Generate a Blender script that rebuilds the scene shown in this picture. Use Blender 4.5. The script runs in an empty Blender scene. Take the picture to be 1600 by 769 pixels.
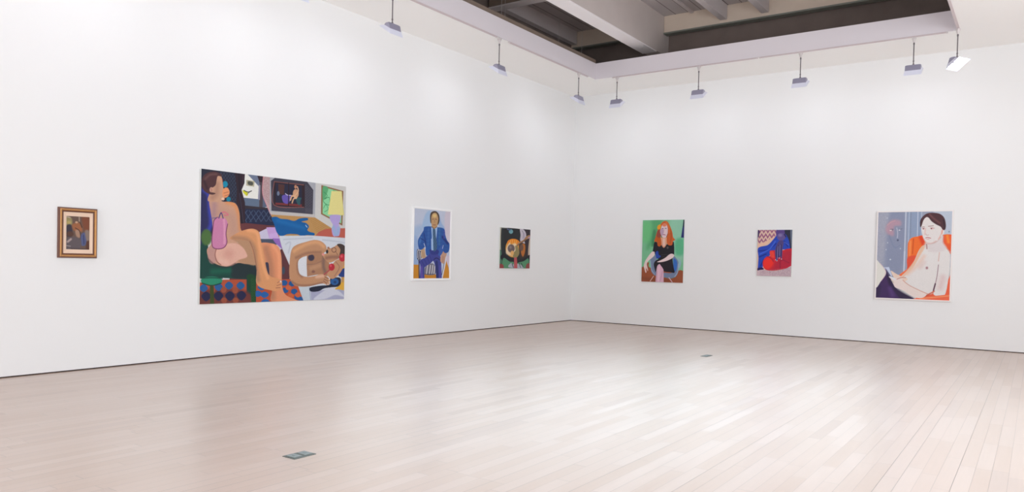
import bpy, bmesh, math, random
import numpy as np
from mathutils import Vector, Matrix
random.seed(4)
scene = bpy.context.scene
COL = scene.collection

# ------------------------------------------------------------------ helpers
def lin(c):
    c = [v / 255 for v in c[:3]]
    return tuple(v / 12.92 if v <= .04045 else ((v + .055) / 1.055) ** 2.4 for v in c)

def mat(name, rgb, rough=.6, metal=0, spec=.5, bump=0, bscale=60, var=0, vscale=3, emit=0, emitcol=(1, 1, 1)):
    m = bpy.data.materials.new(name); m.use_nodes = True
    nt = m.node_tree; b = nt.nodes['Principled BSDF']
    col = lin(rgb)
    b.inputs['Base Color'].default_value = (*col, 1)
    b.inputs['Roughness'].default_value = rough
    b.inputs['Metallic'].default_value = metal
    b.inputs['Specular IOR Level'].default_value = spec
    tc = nt.nodes.new('ShaderNodeTexCoord')
    if var:
        n = nt.nodes.new('ShaderNodeTexNoise'); n.inputs['Scale'].default_value = vscale; n.inputs['Detail'].default_value = 5
        nt.links.new(tc.outputs['Object'], n.inputs['Vector'])
        r = nt.nodes.new('ShaderNodeMapRange'); r.inputs['To Min'].default_value = 1 - var; r.inputs['To Max'].default_value = 1 + var
        nt.links.new(n.outputs['Fac'], r.inputs['Value'])
        mx = nt.nodes.new('ShaderNodeVectorMath'); mx.operation = 'SCALE'
        mx.inputs[0].default_value = col; nt.links.new(r.outputs['Result'], mx.inputs['Scale'])
        nt.links.new(mx.outputs['Vector'], b.inputs['Base Color'])
    if bump:
        n = nt.nodes.new('ShaderNodeTexNoise'); n.inputs['Scale'].default_value = bscale; n.inputs['Detail'].default_value = 4
        nt.links.new(tc.outputs['Object'], n.inputs['Vector'])
        bp = nt.nodes.new('ShaderNodeBump'); bp.inputs['Strength'].default_value = bump; bp.inputs['Distance'].default_value = .002
        nt.links.new(n.outputs['Fac'], bp.inputs['Height']); nt.links.new(bp.outputs['Normal'], b.inputs['Normal'])
    if emit:
        b.inputs['Emission Color'].default_value = (*emitcol, 1); b.inputs['Emission Strength'].default_value = emit
    return m

def add_box(bm, lo, hi, mi=0):
    vs = [bm.verts.new((x, y, z)) for x in (lo[0], hi[0]) for y in (lo[1], hi[1]) for z in (lo[2], hi[2])]
    for q in ((0, 1, 3, 2), (4, 6, 7, 5), (0, 4, 5, 1), (2, 3, 7, 6), (0, 2, 6, 4), (1, 5, 7, 3)):
        f = bm.faces.new([vs[i] for i in q]); f.material_index = mi

def add_prism(bm, prof, w, along='y'):
    """profile (d, z) extruded over width w along the given axis, centred"""
    def v(d, z, t): return (d, t, z) if along == 'y' else (t, d, z)
    a = [bm.verts.new(v(d, z, -w / 2)) for d, z in prof]; b = [bm.verts.new(v(d, z, w / 2)) for d, z in prof]
    bm.faces.new(a); bm.faces.new(b[::-1])
    for i in range(len(prof)):
        j = (i + 1) % len(prof); bm.faces.new((a[i], b[i], b[j], a[j]))

def add_lathe(bm, prof, seg=16, c=(0, 0)):
    rings = []
    for r, z in prof:
        rings.append([bm.verts.new((c[0] + r * math.cos(t * 2 * math.pi / seg), c[1] + r * math.sin(t * 2 * math.pi / seg), z)) for t in range(seg)])
    for A, B in zip(rings, rings[1:]):
        for i in range(seg):
            bm.faces.new((A[i], A[(i + 1) % seg], B[(i + 1) % seg], B[i]))
    bm.faces.new(rings[0]); bm.faces.new(rings[-1][::-1])

def obj(name, bm, m, parent=None, bevel=0, smooth=False):
    bmesh.ops.recalc_face_normals(bm, faces=bm.faces)
    me = bpy.data.meshes.new(name); bm.to_mesh(me); bm.free()
    for q in (m if isinstance(m, (list, tuple)) else [m]): me.materials.append(q)
    if smooth:
        for p in me.polygons: p.use_smooth = True
    o = bpy.data.objects.new(name, me); COL.objects.link(o)
    if parent: o.parent = parent
    if bevel:
        md = o.modifiers.new('bevel', 'BEVEL'); md.width = bevel; md.segments = 2; md.limit_method = 'ANGLE'
    return o

def box_obj(name, lo, hi, m, parent=None, bevel=0):
    bm = bmesh.new(); add_box(bm, lo, hi); return obj(name, bm, m, parent, bevel)

def struct(o):
    o['kind'] = 'structure'; return o

def thing(name, label, cat, loc=(0, 0, 0), rz=0, group=None):
    o = bpy.data.objects.new(name, None); COL.objects.link(o); o.empty_display_size = .1
    o.location = loc; o.rotation_euler = (0, 0, rz); o['label'] = label; o['category'] = cat
    if group: o['group'] = group
    return o

def tag(o, label, cat, group=None):
    o['label'] = label; o['category'] = cat
    if group: o['group'] = group
    return o

# lamp, added fill light and exposure levels
LAMP = 60
FILL = 350
EXPO = -0.85
FILL_SIDE = 490
ROOF_FILL = 780  # strength of the lamp added in the roof
# painted faces: start, end along the wall, bottom, top, distance from the wall
RECT = {"big": [-9.561, -7.081, 0.705, 2.46, 0.035], "right": [6.497, 7.673, 0.833, 2.399, 0.035], "suit": [-5.49, -4.506, 1.012, 2.24, 0.025], "skull": [-2.936, -1.837, 1.208, 2.035, 0.03], "red": [1.788, 2.747, 0.973, 2.318, 0.03], "blue": [4.303, 4.973, 1.173, 2.09, 0.03], "small": [-11.198, -10.945, 1.376, 1.75, 0.02]}

# ------------------------------------------------------------------ dimensions (metres)
# the far corner of the room is the origin: left wall on x=0, right wall on y=0
RX, RY = 12.6, -19.0           # extent of the hall
HC = 5.203                     # underside of the lowered ceiling
OX0, OX1, OY1, OY0 = 1.207, 7.785, -1.281, -17.6   # the opening in it
FH = .328                      # upstand round the opening
DECK = 6.62                    # underside of the roof deck

# ------------------------------------------------------------------ materials
M = {}
M['wall'] = mat('white_wall_paint', (230, 230, 230), .75, bump=.06, bscale=90, spec=.25)
M['ceil'] = mat('white_ceiling_paint', (250, 249, 247), .8, spec=.2)
M['upstand'] = mat('upstand_paint', (225, 219, 224), .6, spec=.3)
M['gap'] = mat('shadow_gap', (58, 44, 40), .8)
M['brown'] = mat('dark_brown_masonry', (122, 109, 103), .9, var=.2, vscale=2.5, bump=.4, bscale=14)
M['ledger'] = mat('brown_timber', (128, 112, 100), .8, var=.15, vscale=6)
M['beam'] = mat('painted_steel_beam', (244, 240, 241), .5, var=.02)
M['web'] = mat('shaded_steel_web_paint', (204, 194, 190), .6, var=.05)  # same paint as the flange, its shade put into the colour
M['joist'] = mat('painted_joist', (206, 198, 198), .6, var=.04)
M['cream'] = mat('cream_beam_paint', (214, 198, 182), .7, var=.05)
M['steel'] = mat('dull_green_steel', (120, 124, 116), .5)
M['wire'] = mat('hanger_wire', (190, 186, 184), .4, metal=.6)
M['track'] = mat('track_enamel', (206, 192, 194), .4)
M['stem'] = mat('stem_metal', (128, 122, 126), .35, metal=.7)
M['cap'] = mat('adapter_plastic', (214, 206, 206), .45)
M['house'] = mat('lamp_housing_enamel', (162, 160, 182), .4, metal=.25)
M['flare'] = mat('lamp_reflector_aluminium', (226, 228, 244), .45)
M['canvas'] = mat('primed_canvas_edge', (220, 222, 218), .8, bump=.3, bscale=400)
M['whiteframe'] = mat('white_lacquered_frame', (240, 240, 240), .45)
M['pale'] = mat('pale_wood_frame', (232, 226, 224), .5)
M['gold'] = mat('bronze_gilt_moulding', (176, 126, 74), .38, metal=.45, var=.12, vscale=30, bump=.2, bscale=80)
M['liner'] = mat('cream_linen_liner', (226, 198, 176), .85, bump=.3, bscale=300)
M['plate'] = mat('outlet_plate_metal', (96, 96, 88), .5, metal=.3)
M['lid'] = mat('outlet_lid_metal', (130, 132, 126), .45, metal=.3)

# deck: corrugated boards with seams parallel to y
def deck_material():
    m = mat('painted_roof_deck', (188, 180, 180), .7)
    nt = m.node_tree; b = nt.nodes['Principled BSDF']
    tc = nt.nodes.new('ShaderNodeTexCoord'); sp = nt.nodes.new('ShaderNodeSeparateXYZ'); nt.links.new(tc.outputs['Object'], sp.inputs[0])
    mu = nt.nodes.new('ShaderNodeMath'); mu.operation = 'MULTIPLY'; mu.inputs[1].default_value = 1 / .28; nt.links.new(sp.outputs['X'], mu.inputs[0])
    fr = nt.nodes.new('ShaderNodeMath'); fr.operation = 'FRACT'; nt.links.new(mu.outputs[0], fr.inputs[0])
    lt = nt.nodes.new('ShaderNodeMath'); lt.operation = 'LESS_THAN'; lt.inputs[1].default_value = .07; nt.links.new(fr.outputs[0], lt.inputs[0])
    mx = nt.nodes.new('ShaderNodeMix'); mx.data_type = 'RGBA'; nt.links.new(lt.outputs[0], mx.inputs['Factor'])
    mx.inputs['A'].default_value = (*lin((188, 180, 180)), 1); mx.inputs['B'].default_value = (*lin((120, 110, 110)), 1)
    nt.links.new(mx.outputs['Result'], b.inputs['Base Color'])
    return m
M['deck'] = deck_material()

def floor_material():
    m = bpy.data.materials.new('bleached_strip_floor'); m.use_nodes = True
    nt = m.node_tree; N = nt.nodes; L = nt.links; b = N['Principled BSDF']
    def math_(op, a=None, b_=None, c=None):
        n = N.new('ShaderNodeMath'); n.operation = op
        for i, v in enumerate((a, b_, c)):
            if v is None: continue
            if isinstance(v, (int, float)): n.inputs[i].default_value = v
            else: L.new(v, n.inputs[i])
        return n.outputs[0]
    tc = N.new('ShaderNodeTexCoord'); sp = N.new('ShaderNodeSeparateXYZ'); L.new(tc.outputs['Object'], sp.inputs[0])
    PW, PL = .0959, 1.0
    xr = math_('MULTIPLY', math_('SUBTRACT', sp.outputs['X'], 7.948), 1 / PW)
    row = math_('FLOOR', xr); fx = math_('FRACT', xr)
    w1 = N.new('ShaderNodeTexWhiteNoise'); w1.noise_dimensions = '1D'; L.new(row, w1.inputs['W'])
    s1 = N.new('ShaderNodeSeparateColor'); L.new(w1.outputs['Color'], s1.inputs[0])
    ln = math_('MULTIPLY_ADD', s1.outputs[1], .5, .8)
    yr = math_('ADD', math_('DIVIDE', sp.outputs['Y'], ln), math_('MULTIPLY', s1.outputs[0], 17.0))
    pl = math_('FLOOR', yr); fy = math_('FRACT', yr)
    cb = N.new('ShaderNodeCombineXYZ'); L.new(row, cb.inputs[0]); L.new(pl, cb.inputs[1])
    w2 = N.new('ShaderNodeTexWhiteNoise'); w2.noise_dimensions = '3D'; L.new(cb.outputs[0], w2.inputs['Vector'])
    s2 = N.new('ShaderNodeSeparateColor'); L.new(w2.outputs['Color'], s2.inputs[0])
    # base colour: two tones by plank, a few darker planks
    mixa = N.new('ShaderNodeMix'); mixa.data_type = 'RGBA'; L.new(s2.outputs[0], mixa.inputs['Factor'])
    mixa.inputs['A'].default_value = (*lin(FLOOR_A), 1); mixa.inputs['B'].default_value = (*lin(FLOOR_B), 1)
    dk = math_('GREATER_THAN', s2.outputs[1], .93)
    dkf = math_('MULTIPLY', dk, .2)
    mixb = N.new('ShaderNodeMix'); mixb.data_type = 'RGBA'; L.new(dkf, mixb.inputs['Factor'])
    L.new(mixa.outputs['Result'], mixb.inputs['A']); mixb.inputs['B'].default_value = (*lin((150, 124, 112)), 1)
    # long grain and broad wear
    mp = N.new('ShaderNodeMapping'); mp.inputs['Scale'].default_value = (60, 2.2, 1); L.new(tc.outputs['Object'], mp.inputs[0])
    gr = N.new('ShaderNodeTexNoise'); gr.inputs['Scale'].default_value = 1; gr.inputs['Detail'].default_value = 5; L.new(mp.outputs[0], gr.inputs['Vector'])
    big = N.new('ShaderNodeTexNoise'); big.inputs['Scale'].default_value = .55; big.inputs['Detail'].default_value = 3; L.new(tc.outputs['Object'], big.inputs['Vector'])
    g1 = math_('MULTIPLY_ADD', gr.outputs['Fac'], .10, .95)
    g2 = math_('MULTIPLY_ADD', big.outputs['Fac'], .08, .96)
    # seams
    dx = math_('MULTIPLY', math_('MINIMUM', fx, math_('SUBTRACT', 1, fx)), PW)
    dy = math_('MULTIPLY', math_('MINIMUM', fy, math_('SUBTRACT', 1, fy)), ln)
    def seam(d, w):
        r = N.new('ShaderNodeMapRange'); r.interpolation_type = 'SMOOTHSTEP'; L.new(d, r.inputs['Value'])
        r.inputs['From Min'].default_value = w * .35; r.inputs['From Max'].default_value = w; r.inputs['To Min'].default_value = 1; r.inputs['To Max'].default_value = 0
        return r.outputs[0]
    w3 = N.new('ShaderNodeTexWhiteNoise'); w3.noise_dimensions = '1D'; L.new(math_('ROUND', xr), w3.inputs['W'])
    sx = math_('MULTIPLY', seam(dx, .0022), math_('MULTIPLY_ADD', math_('POWER', w3.outputs['Value'], 3.0), .65, .28))
    sy = math_('MULTIPLY', seam(dy, .0028), math_('MULTIPLY_ADD', s2.outputs[2], .5, .1))
    sm = math_('MAXIMUM', sx, sy)
    f = math_('MULTIPLY', math_('MULTIPLY', g1, g2), math_('SUBTRACT', 1, sm))
    vm = N.new('ShaderNodeVectorMath'); vm.operation = 'SCALE'; L.new(mixb.outputs['Result'], vm.inputs[0]); L.new(f, vm.inputs['Scale'])
    L.new(vm.outputs[0], b.inputs['Base Color'])
    L.new(math_('MULTIPLY_ADD', s2.outputs[1], .06, FLOOR_R), b.inputs['Roughness'])
    b.inputs['Specular IOR Level'].default_value = FLOOR_S
    b.inputs['Coat Weight'].default_value = .9; b.inputs['Coat IOR'].default_value = 1.7; b.inputs['Coat Roughness'].default_value = .34
    bp = N.new('ShaderNodeBump'); bp.inputs['Strength'].default_value = .25; bp.inputs['Distance'].default_value = .002
    L.new(math_('MULTIPLY_ADD', sm, -1.0, math_('MULTIPLY', gr.outputs['Fac'], .15)), bp.inputs['Height']); L.new(bp.outputs['Normal'], b.inputs['Normal'])
    return m
FLOOR_A = (181, 151, 132); FLOOR_B = (189, 161, 144); FLOOR_R = .3; FLOOR_S = .5
M['floor'] = floor_material()

# ------------------------------------------------------------------ the hall
T = .2
struct(box_obj('floor', (-T, RY - T, -.1), (RX + T, T, 0), M['floor']))
G = .013
bm = bmesh.new(); add_box(bm, (-T, RY, G), (0, T, HC + .03)); struct(obj('wall_left', bm, M['wall']))
bm = bmesh.new(); add_box(bm, (0, 0, G), (RX, T, HC + .03)); struct(obj('wall_back', bm, M['wall']))
struct(box_obj('shadow_strip_left', (-.02, RY, 0), (-.008, .008, G), M['gap']))  # recessed strip under the wall, dark of the gap put into its colour
struct(box_obj('shadow_strip_back', (-.008, .008, 0), (RX, .02, G), M['gap']))  # likewise, shade of the gap as a dark colour
# masonry above the lowered ceiling
struct(box_obj('wall_upper_left', (-T, RY, HC + .03), (0, T, DECK), M['brown']))
struct(box_obj('wall_upper_back', (0, 0, HC + .03), (RX, T, DECK), M['brown']))
# unseen wall behind the viewer; two tall windows added for fill light
bm = bmesh.new()
WZ0, WZ1 = .7, 4.6
wins = [(1.2, 5.0), (7.4, 11.2)]
xs = [-T, wins[0][0], wins[0][1], wins[1][0], wins[1][1], RX + T]
for i in (0, 2, 4): add_box(bm, (xs[i], RY - T, 0), (xs[i + 1], RY, DECK))
for a, b_ in wins:
    add_box(bm, (a, RY - T, 0), (b_, RY, WZ0)); add_box(bm, (a, RY - T, WZ1), (b_, RY, DECK))
struct(obj('wall_front', bm, M['wall']))
# unseen side wall; two wide windows added to light the left wall
sw = [(-16.5, -11.0), (-9.5, -4.0)]
bm = bmesh.new()
ys = [RY, sw[0][0], sw[0][1], sw[1][0], sw[1][1], T]
for i in (0, 2, 4): add_box(bm, (RX, ys[i], 0), (RX + T, ys[i + 1], DECK))
for a, b_ in sw:
    add_box(bm, (RX, a, 0), (RX + T, b_, WZ0)); add_box(bm, (RX, a, WZ1), (RX + T, b_, DECK))
struct(obj('wall_right', bm, M['wall']))
for i, (a, b_) in enumerate(sw):
    bm = bmesh.new()
    for y in (a, (a + b_) / 2 - .03, b_ - .06): add_box(bm, (RX + .06, y, WZ0), (RX + .12, y + .06, WZ1))
    for z in (WZ0, (WZ0 + WZ1) / 2 - .03, WZ1 - .06): add_box(bm, (RX + .06, a, z), (RX + .12, b_, z + .06))
    struct(obj('added_window_%d' % (i + 3), bm, M['whiteframe']))
for i, (a, b_) in enumerate(wins):
    bm = bmesh.new()
    for x in (a, (a + b_) / 2 - .03, b_ - .06): add_box(bm, (x, RY - .12, WZ0), (x + .06, RY - .06, WZ1))
    for z in (WZ0, (WZ0 + WZ1) / 2 - .03, WZ1 - .06): add_box(bm, (a, RY - .12, z), (b_, RY - .06, z + .06))
    struct(obj('added_window_%d' % (i + 1), bm, M['whiteframe']))

# lowered ceiling: a flat border round the opening, with its upstand
bm = bmesh.new()
for lo, hi in (((0, OY1), (RX, 0)), ((0, RY), (RX, OY0)), ((0, OY0), (OX0, OY1)), ((OX1, OY0), (RX, OY1))):
    add_box(bm, (lo[0], lo[1], HC), (hi[0], hi[1], HC + .03))
struct(obj('ceiling', bm, M['ceil']))
W = .012
bm = bmesh.new(); add_box(bm, (OX0, OY0, HC - .002), (OX0 + W, OY1, HC + FH)); struct(obj('trim_1', bm, M['upstand']))
bm = bmesh.new(); add_box(bm, (OX0, OY1 - W, HC - .002), (OX1, OY1, HC + FH)); struct(obj('trim_2', bm, M['upstand']))
bm = bmesh.new(); add_box(bm, (OX1 - W, OY0, HC - .002), (OX1, OY1 - W, HC + FH)); struct(obj('trim_3', bm, M['upstand']))
bm = bmesh.new(); add_box(bm, (OX0 + W, OY0, HC - .002), (OX1 - W, OY0 + W, HC + FH)); struct(obj('trim_4', bm, M['upstand']))
# timber board on top of the left upstand
bm = bmesh.new(); add_box(bm, (OX0 - .06, OY0, HC + FH), (OX0 - .01, OY1 + .02, HC + FH + .085)); struct(obj('trim_5', bm, M['ledger']))

# roof structure seen through the opening
# deck with an unseen roof opening added to brighten the middle of the floor
KX0, KX1, KY0, KY1 = 4.6, 7.2, -11.2, -4.6
bm = bmesh.new()
for lo, hi in (((0, RY), (KX0, 0)), ((KX1, RY), (RX, 0)), ((KX0, RY), (KX1, KY0)), ((KX0, KY1), (KX1, 0))): add_box(bm, (lo[0], lo[1], DECK), (hi[0], hi[1], DECK + .1))
struct(obj('ceiling_deck', bm, M['deck']))
bm = bmesh.new()
for lo, hi in (((KX0, KY0), (KX0 + .05, KY1)), ((KX1 - .05, KY0), (KX1, KY1)), ((KX0, KY0), (KX1, KY0 + .05)), ((KX0, KY1 - .05), (KX1, KY1))): add_box(bm, (lo[0], lo[1], DECK + .1), (hi[0], hi[1], DECK + .5))
struct(obj('added_window_5', bm, M['whiteframe']))  # unseen frame round the added roof opening
t = thing('roof_beam', 'deep pale grey roof beam running towards the far wall above the opening', 'beam', (0, 0, 0))
bm = bmesh.new(); add_box(bm, (1.96, RY + .2, 5.815), (2.27, 0, DECK)); obj('web', bm, M['web'], t)
bm = bmesh.new(); add_box(bm, (1.95, RY + .2, 5.795), (2.27, -.6, 5.815)); obj('bottom_flange', bm, M['beam'], t)['label'] = 'white bottom flange of the beam'
t = thing('cross_beam', 'long cream cross beam below the roof deck in front of the dark far wall', 'beam', (0, 0, 0))
bm = bmesh.new(); add_box(bm, (2.275, -.27, 6.27), (RX, -.12, DECK)); add_box(bm, (0, -.27, 6.27), (1.945, -.12, DECK)); obj('beam_face', bm, M['cream'], t, .004)
bm = bmesh.new(); add_box(bm, (2.275, -.285, 6.24), (RX, -.10, 6.27)); add_box(bm, (0, -.285, 6.24), (1.945, -.10, 6.27)); f_ = obj('bottom_flange', bm, M['steel'], t); f_['label'] = 'dull green steel edge under the cream beam'
t = thing('cross_beam', 'short brown-grey cross beam between left side and deep roof beam, at top edge', 'beam', (0, 0, 0))
bm = bmesh.new(); add_box(bm, (.05, -3.5, 6.26), (1.945, -3.34, DECK)); obj('beam_face', bm, M['ledger'], t)
bm = bmesh.new(); add_box(bm, (.05, -3.52, 6.235), (1.945, -3.30, 6.26)); f_ = obj('bottom_flange', bm, M['joist'], t); f_['label'] = 'pale lower edge'
bm = bmesh.new(); add_box(bm, (.02, -3.28, 6.33), (.16, -.29, DECK)); tag(obj('roof_joist', bm, M['joist']), 'grey joist along the dark left side above the opening, behind the cross beams', 'joist')
jl = {3.5: 'pale roof joist butting the cream beam, left one of the two next to each other', 4.33: 'pale roof joist butting the cream beam, right one of the two next to each other'}
for x, l in jl.items():
    bm = bmesh.new(); add_box(bm, (x, -9, 6.33), (x + .14, -.275, DECK)); tag(obj('roof_joist', bm, M['joist'], bevel=.004), l, 'joist', 'roof joists above the cream beam')
bm = bmesh.new(); add_box(bm, (2.86, -9, DECK - .04), (2.93, -.275, DECK - .001)); tag(obj('deck_batten', bm, M['joist']), 'shallow batten on the roof deck between the deep roof beam and the joists', 'batten')
for y, z1, l in ((-4.25, 6.2, 'thin ceiling hanger wire above left opening edge, left one of a close pair'), (-4.14, 6.2, 'thin ceiling hanger wire above left opening edge, right one of a close pair'),
              (-2.28, 6.6, 'single thin hanger wire above left opening edge between the pair and the corner'), (-1.15 - .2, 6.6, 'thin hanger wire nearest the far corner of the opening')):
    bm = bmesh.new(); add_lathe(bm, [(.0035, HC + .03), (.0035, z1)], 6, (.9, y)); tag(obj('hanger_wire', bm, M['wire']), l, 'wire', 'ceiling hanger wires')

# ------------------------------------------------------------------ lighting track
def track(label, lo, hi):
    t = thing('lighting_track', label, 'track', ((lo[0] + hi[0]) / 2, (lo[1] + hi[1]) / 2, HC), 0, 'lighting track along the opening')
    c = Vector(t.location)
    ax = 0 if hi[0] - lo[0] > hi[1] - lo[1] else 1
    bm = bmesh.new(); add_box(bm, (lo[0] - c.x, lo[1] - c.y, -.018), (hi[0] - c.x, hi[1] - c.y, -.0005)); obj('rail', bm, M['track'], t)
    for e in (-1, 1):
        bm = bmesh.new()
        k = (hi[ax] - lo[ax]) / 2 * e
        p = [0, 0]; p[ax] = k; q = [.02, .02]; q[ax] = .012
        add_box(bm, (p[0] - q[0], p[1] - q[1], -.022), (p[0] + q[0], p[1] + q[1], -.0005))
        obj('end_cap', bm, M['cap'], t)
tw = .018
track('long lighting track under the left edge of the opening, nearer length', (OX0 - tw, -15, 0), (OX0 + tw, -4.79, 0))
track('lighting track under the left edge of the opening, length ending near the corner', (OX0 - tw, -4.42, 0), (OX0 + tw, -1.62, 0))
track('lighting track under the far edge of the opening, length starting near the corner', (1.62, OY1 - tw, 0), (4.58, OY1 + tw, 0))
track('lighting track under the far edge of the opening, right-hand length', (4.63, OY1 - tw, 0), (7.62, OY1 + tw, 0))
track('lighting track on the right side of the opening, above the glaring lamp', (OX1 - tw, -15, 0), (OX1 + tw, -1.36, 0))

# ------------------------------------------------------------------ track lights
M['lens'] = mat('lamp_glass', (255, 255, 255), .3, emit=LAMP, emitcol=(.93, .96, 1))
def make_light(label):
    """origin at the track; +x is the side the lamp throws its light to; head hangs below"""
    t = thing('track_light', label, 'lamp', (0, 0, HC - .018), 0, 'wall-washing track lights')
    bm = bmesh.new(); add_box(bm, (-.024, -.03, -.03), (.024, .03, 0)); add_lathe(bm, [(.026, -.03), (.018, -.07), (.012, -.09)], 14)
    obj('track_adapter', bm, M['cap'], t, .003)
    bm = bmesh.new(); add_lathe(bm, [(.0085, -.09), (.0085, -.44)], 12); add_lathe(bm, [(.013, -.09), (.013, -.12)], 12); add_lathe(bm, [(.013, -.385), (.013, -.40)], 12)
    obj('stem', bm, M['stem'], t, smooth=False)
    h = -.452
    bm = bmesh.new(); add_lathe(bm, [(.014, -.435), (.016, -.448), (.016, -.462)], 12); add_box(bm, (-.02, -.02, -.468), (.02, .02, -.456))
    obj('knuckle', bm, M['stem'], t)
    bm = bmesh.new(); prof = [(-.045, 0), (.02, 0), (.045, -.02), (.03, -.095), (-.072, -.095)]
    add_prism(bm, [(d, z + h - .012) for d, z in prof], .235); hs = obj('housing', bm, M['house'], t, .006)
    bm = bmesh.new()
    for i in range(5): add_box(bm, (-.03 + i * .012, -.10, h - .012), (-.027 + i * .012, .10, h - .004))
    obj('cooling_fin', bm, M['house'], hs)
    # flared reflector: an open box with thin sides, wide towards the lens
    bm = bmesh.new()
    A = [(-.074, -.106), (.045, -.035)]; B = [(-.092, -.185), (.135, -.04)]
    def V(p, y): return Vector((p[0], y, p[1] + h))
    wi, wo = .118, .132
    ins = [V(A[0], -wi), V(A[0], wi), V(A[1], wi), V(A[1], -wi)]; out = [V(B[0], -wo), V(B[0], wo), V(B[1], wo), V(B[1], -wo)]
    ctr = sum(ins + out, Vector()) / 8
    a = [bm.verts.new(p) for p in ins]; b_ = [bm.verts.new(p) for p in out]
    a2 = [bm.verts.new(ctr + (p - ctr) * .97) for p in ins]; b2 = [bm.verts.new(ctr + (p - ctr) * .975) for p in out]
    for i in range(4):
        j = (i + 1) % 4
        bm.faces.new((a[i], a[j], b_[j], b_[i])); bm.faces.new((a2[j], a2[i], b2[i], b2[j])); bm.faces.new((b_[i], b_[j], b2[j], b2[i]))
    bm.faces.new(a[::-1]); bm.faces.new(a2)
    obj('reflector', bm, M['flare'], t)
    # lens set back inside the mouth
    bm = bmesh.new(); q = [ctr + (p - ctr) * .78 for p in out]
    n = (q[1] - q[0]).cross(q[2] - q[0]).normalized(); n = n if n.z > 0 else -n
    v = [bm.verts.new(p) for p in q]; w_ = [bm.verts.new(p + n * .006) for p in q]
    bm.faces.new(v); bm.faces.new(w_[::-1])
    for i in range(4): bm.faces.new((v[i], v[(i + 1) % 4], w_[(i + 1) % 4], w_[i]))
    obj('lens', bm, M['lens'], t)
    return t
def copy_tree(o, parent=None):
    c = o.copy(); COL.objects.link(c); c.parent = parent
    for ch in o.children: copy_tree(ch, c)
    return c
proto = None
LG = [((OX0, -9.04), math.pi, 'track light cut by the top edge of the picture, above the large painting'),
      ((OX0, -7.33), math.pi, 'track light on the left row, above the wall between large painting and suited man'),
      ((OX0, -4.71), math.pi, 'track light on the left row, above the small dark painting with an orange disc'),
      ((OX0, -1.97), math.pi, 'track light just left of the room corner'),
      ((1.718, OY1), math.pi / 2, 'track light just right of the room corner'),
      ((3.467, OY1), math.pi / 2, 'track light above the painting of the red-haired woman'),
      ((5.355, OY1), math.pi / 2, 'track light above the small blue and red painting'),
      ((7.15, OY1), math.pi / 2, 'track light above the bare-chested figure painting, left of the glaring lamp'),
      ((OX1, OY1 - .16), -.55, 'track light turned to the right, its lens glaring white')]
for (x, y), rz, l in LG:
    if proto is None: o = proto = make_light(l)
    else: o = copy_tree(proto); o['label'] = l
    o.location = (x, y, HC - .018); o.rotation_euler = (0, 0, rz)
# further lamps of the same rows, beyond the frame
for k, (x, y, rz) in enumerate(((OX0, -11.0, math.pi), (OX0, -13.0, math.pi), (OX1, -6.6, 0), (OX1, -9.6, 0))):
    o = copy_tree(proto); o.location = (x, y, HC - .018); o.rotation_euler = (0, 0, rz)
    o['label'] = 'track light further along the left row, outside the picture' if x < 2 else 'track light further along the right row, outside the picture'

# ------------------------------------------------------------------ floor outlets
def outlet(x, y, sx, sy, label, rz=0):
    t = thing('floor_outlet', label, 'outlet', (x, y, 0), rz)
    box_obj('cover_plate', (-sx / 2, -sy / 2, 0), (sx / 2, sy / 2, .004), M['plate'], t, .001)
    for s in (-1, 1):
        bm = bmesh.new(); c = s * sy / 4
        add_box(bm, (-sx * .34, c - sy * .17, .004), (sx * .34, c + sy * .17, .009)); add_box(bm, (-sx * .10, c + sy * .10, .009), (sx * .10, c + sy * .14, .012))
        obj('lid', bm, M['lid'], t, .002)
# seen with its long side across the boards
def outlet_x(x, y, sx, sy, label):
    t = thing('floor_outlet', label, 'outlet', (x, y, 0))
    box_obj('cover_plate', (-sx / 2, -sy / 2, 0), (sx / 2, sy / 2, .004), M['plate'], t, .001)
    for s in (-1, 1):
        c = s * sy / 4
        bm = bmesh.new(); add_box(bm, (-sx * .34, c - sy * .18, .004), (sx * .34, c + sy * .18, .009)); add_box(bm, (-sx * .1, c - sy * .04, .009), (sx * .1, c + sy * .04, .012))
        obj('lid', bm, M['lid'], t, .002)
outlet_x(4.85, -11.885, .125, .185, 'grey metal floor outlet with two lids on the near boards')
outlet_x(4.90, -4.34, .105, .235, 'small dark floor outlet far off, near the room corner')

# ------------------------------------------------------------------ painted surfaces
# sheets on which the pictures are sketched: origin and scale of each sheet
FR={'A':(300,255,3.344),'UL':(310,260,6.99),'UR':(420,270,6.99),'LL':(310,365,6.687),'LR':(420,365,6.687),
'A7':(1360,325,5.126),'T7':(1365,325,10.256),'B7':(1365,395,9.6),'T3':(638,320,12.4),'B3':(638,378,12.02),
'P4':(770,345,9.04),'T5':(1000,340,13.99),'B5':(1000,388,13.49),'P6':(1170,350,8.55),'P1':(80,310,7.33)}
ops=[]
def P(fr,col,pts,blur=0,s=1,clip=0,al=1): ops.append(('P',fr,col,pts,blur,s,clip,al))
def E_(fr,col,c,r,rot=0,blur=0,clip=0,al=1):
    th=np.linspace(0,2*np.pi,15)[:-1]; a=np.radians(rot)
    P(fr,col,[(c[0]+r[0]*np.cos(t)*np.cos(a)-r[1]*np.sin(t)*np.sin(a),c[1]+r[0]*np.cos(t)*np.sin(a)+r[1]*np.sin(t)*np.cos(a)) for t in th],blur,1,clip,al)
def Ln(fr,col,pts,w,blur=0,clip=0,al=1,s=1): ops.append(('L',fr,col,pts,w,blur,s,clip,al))
def Pat(fr,col,pts,kind,per,al=1): ops.append(('T',fr,col,pts,kind,per,al))
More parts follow.
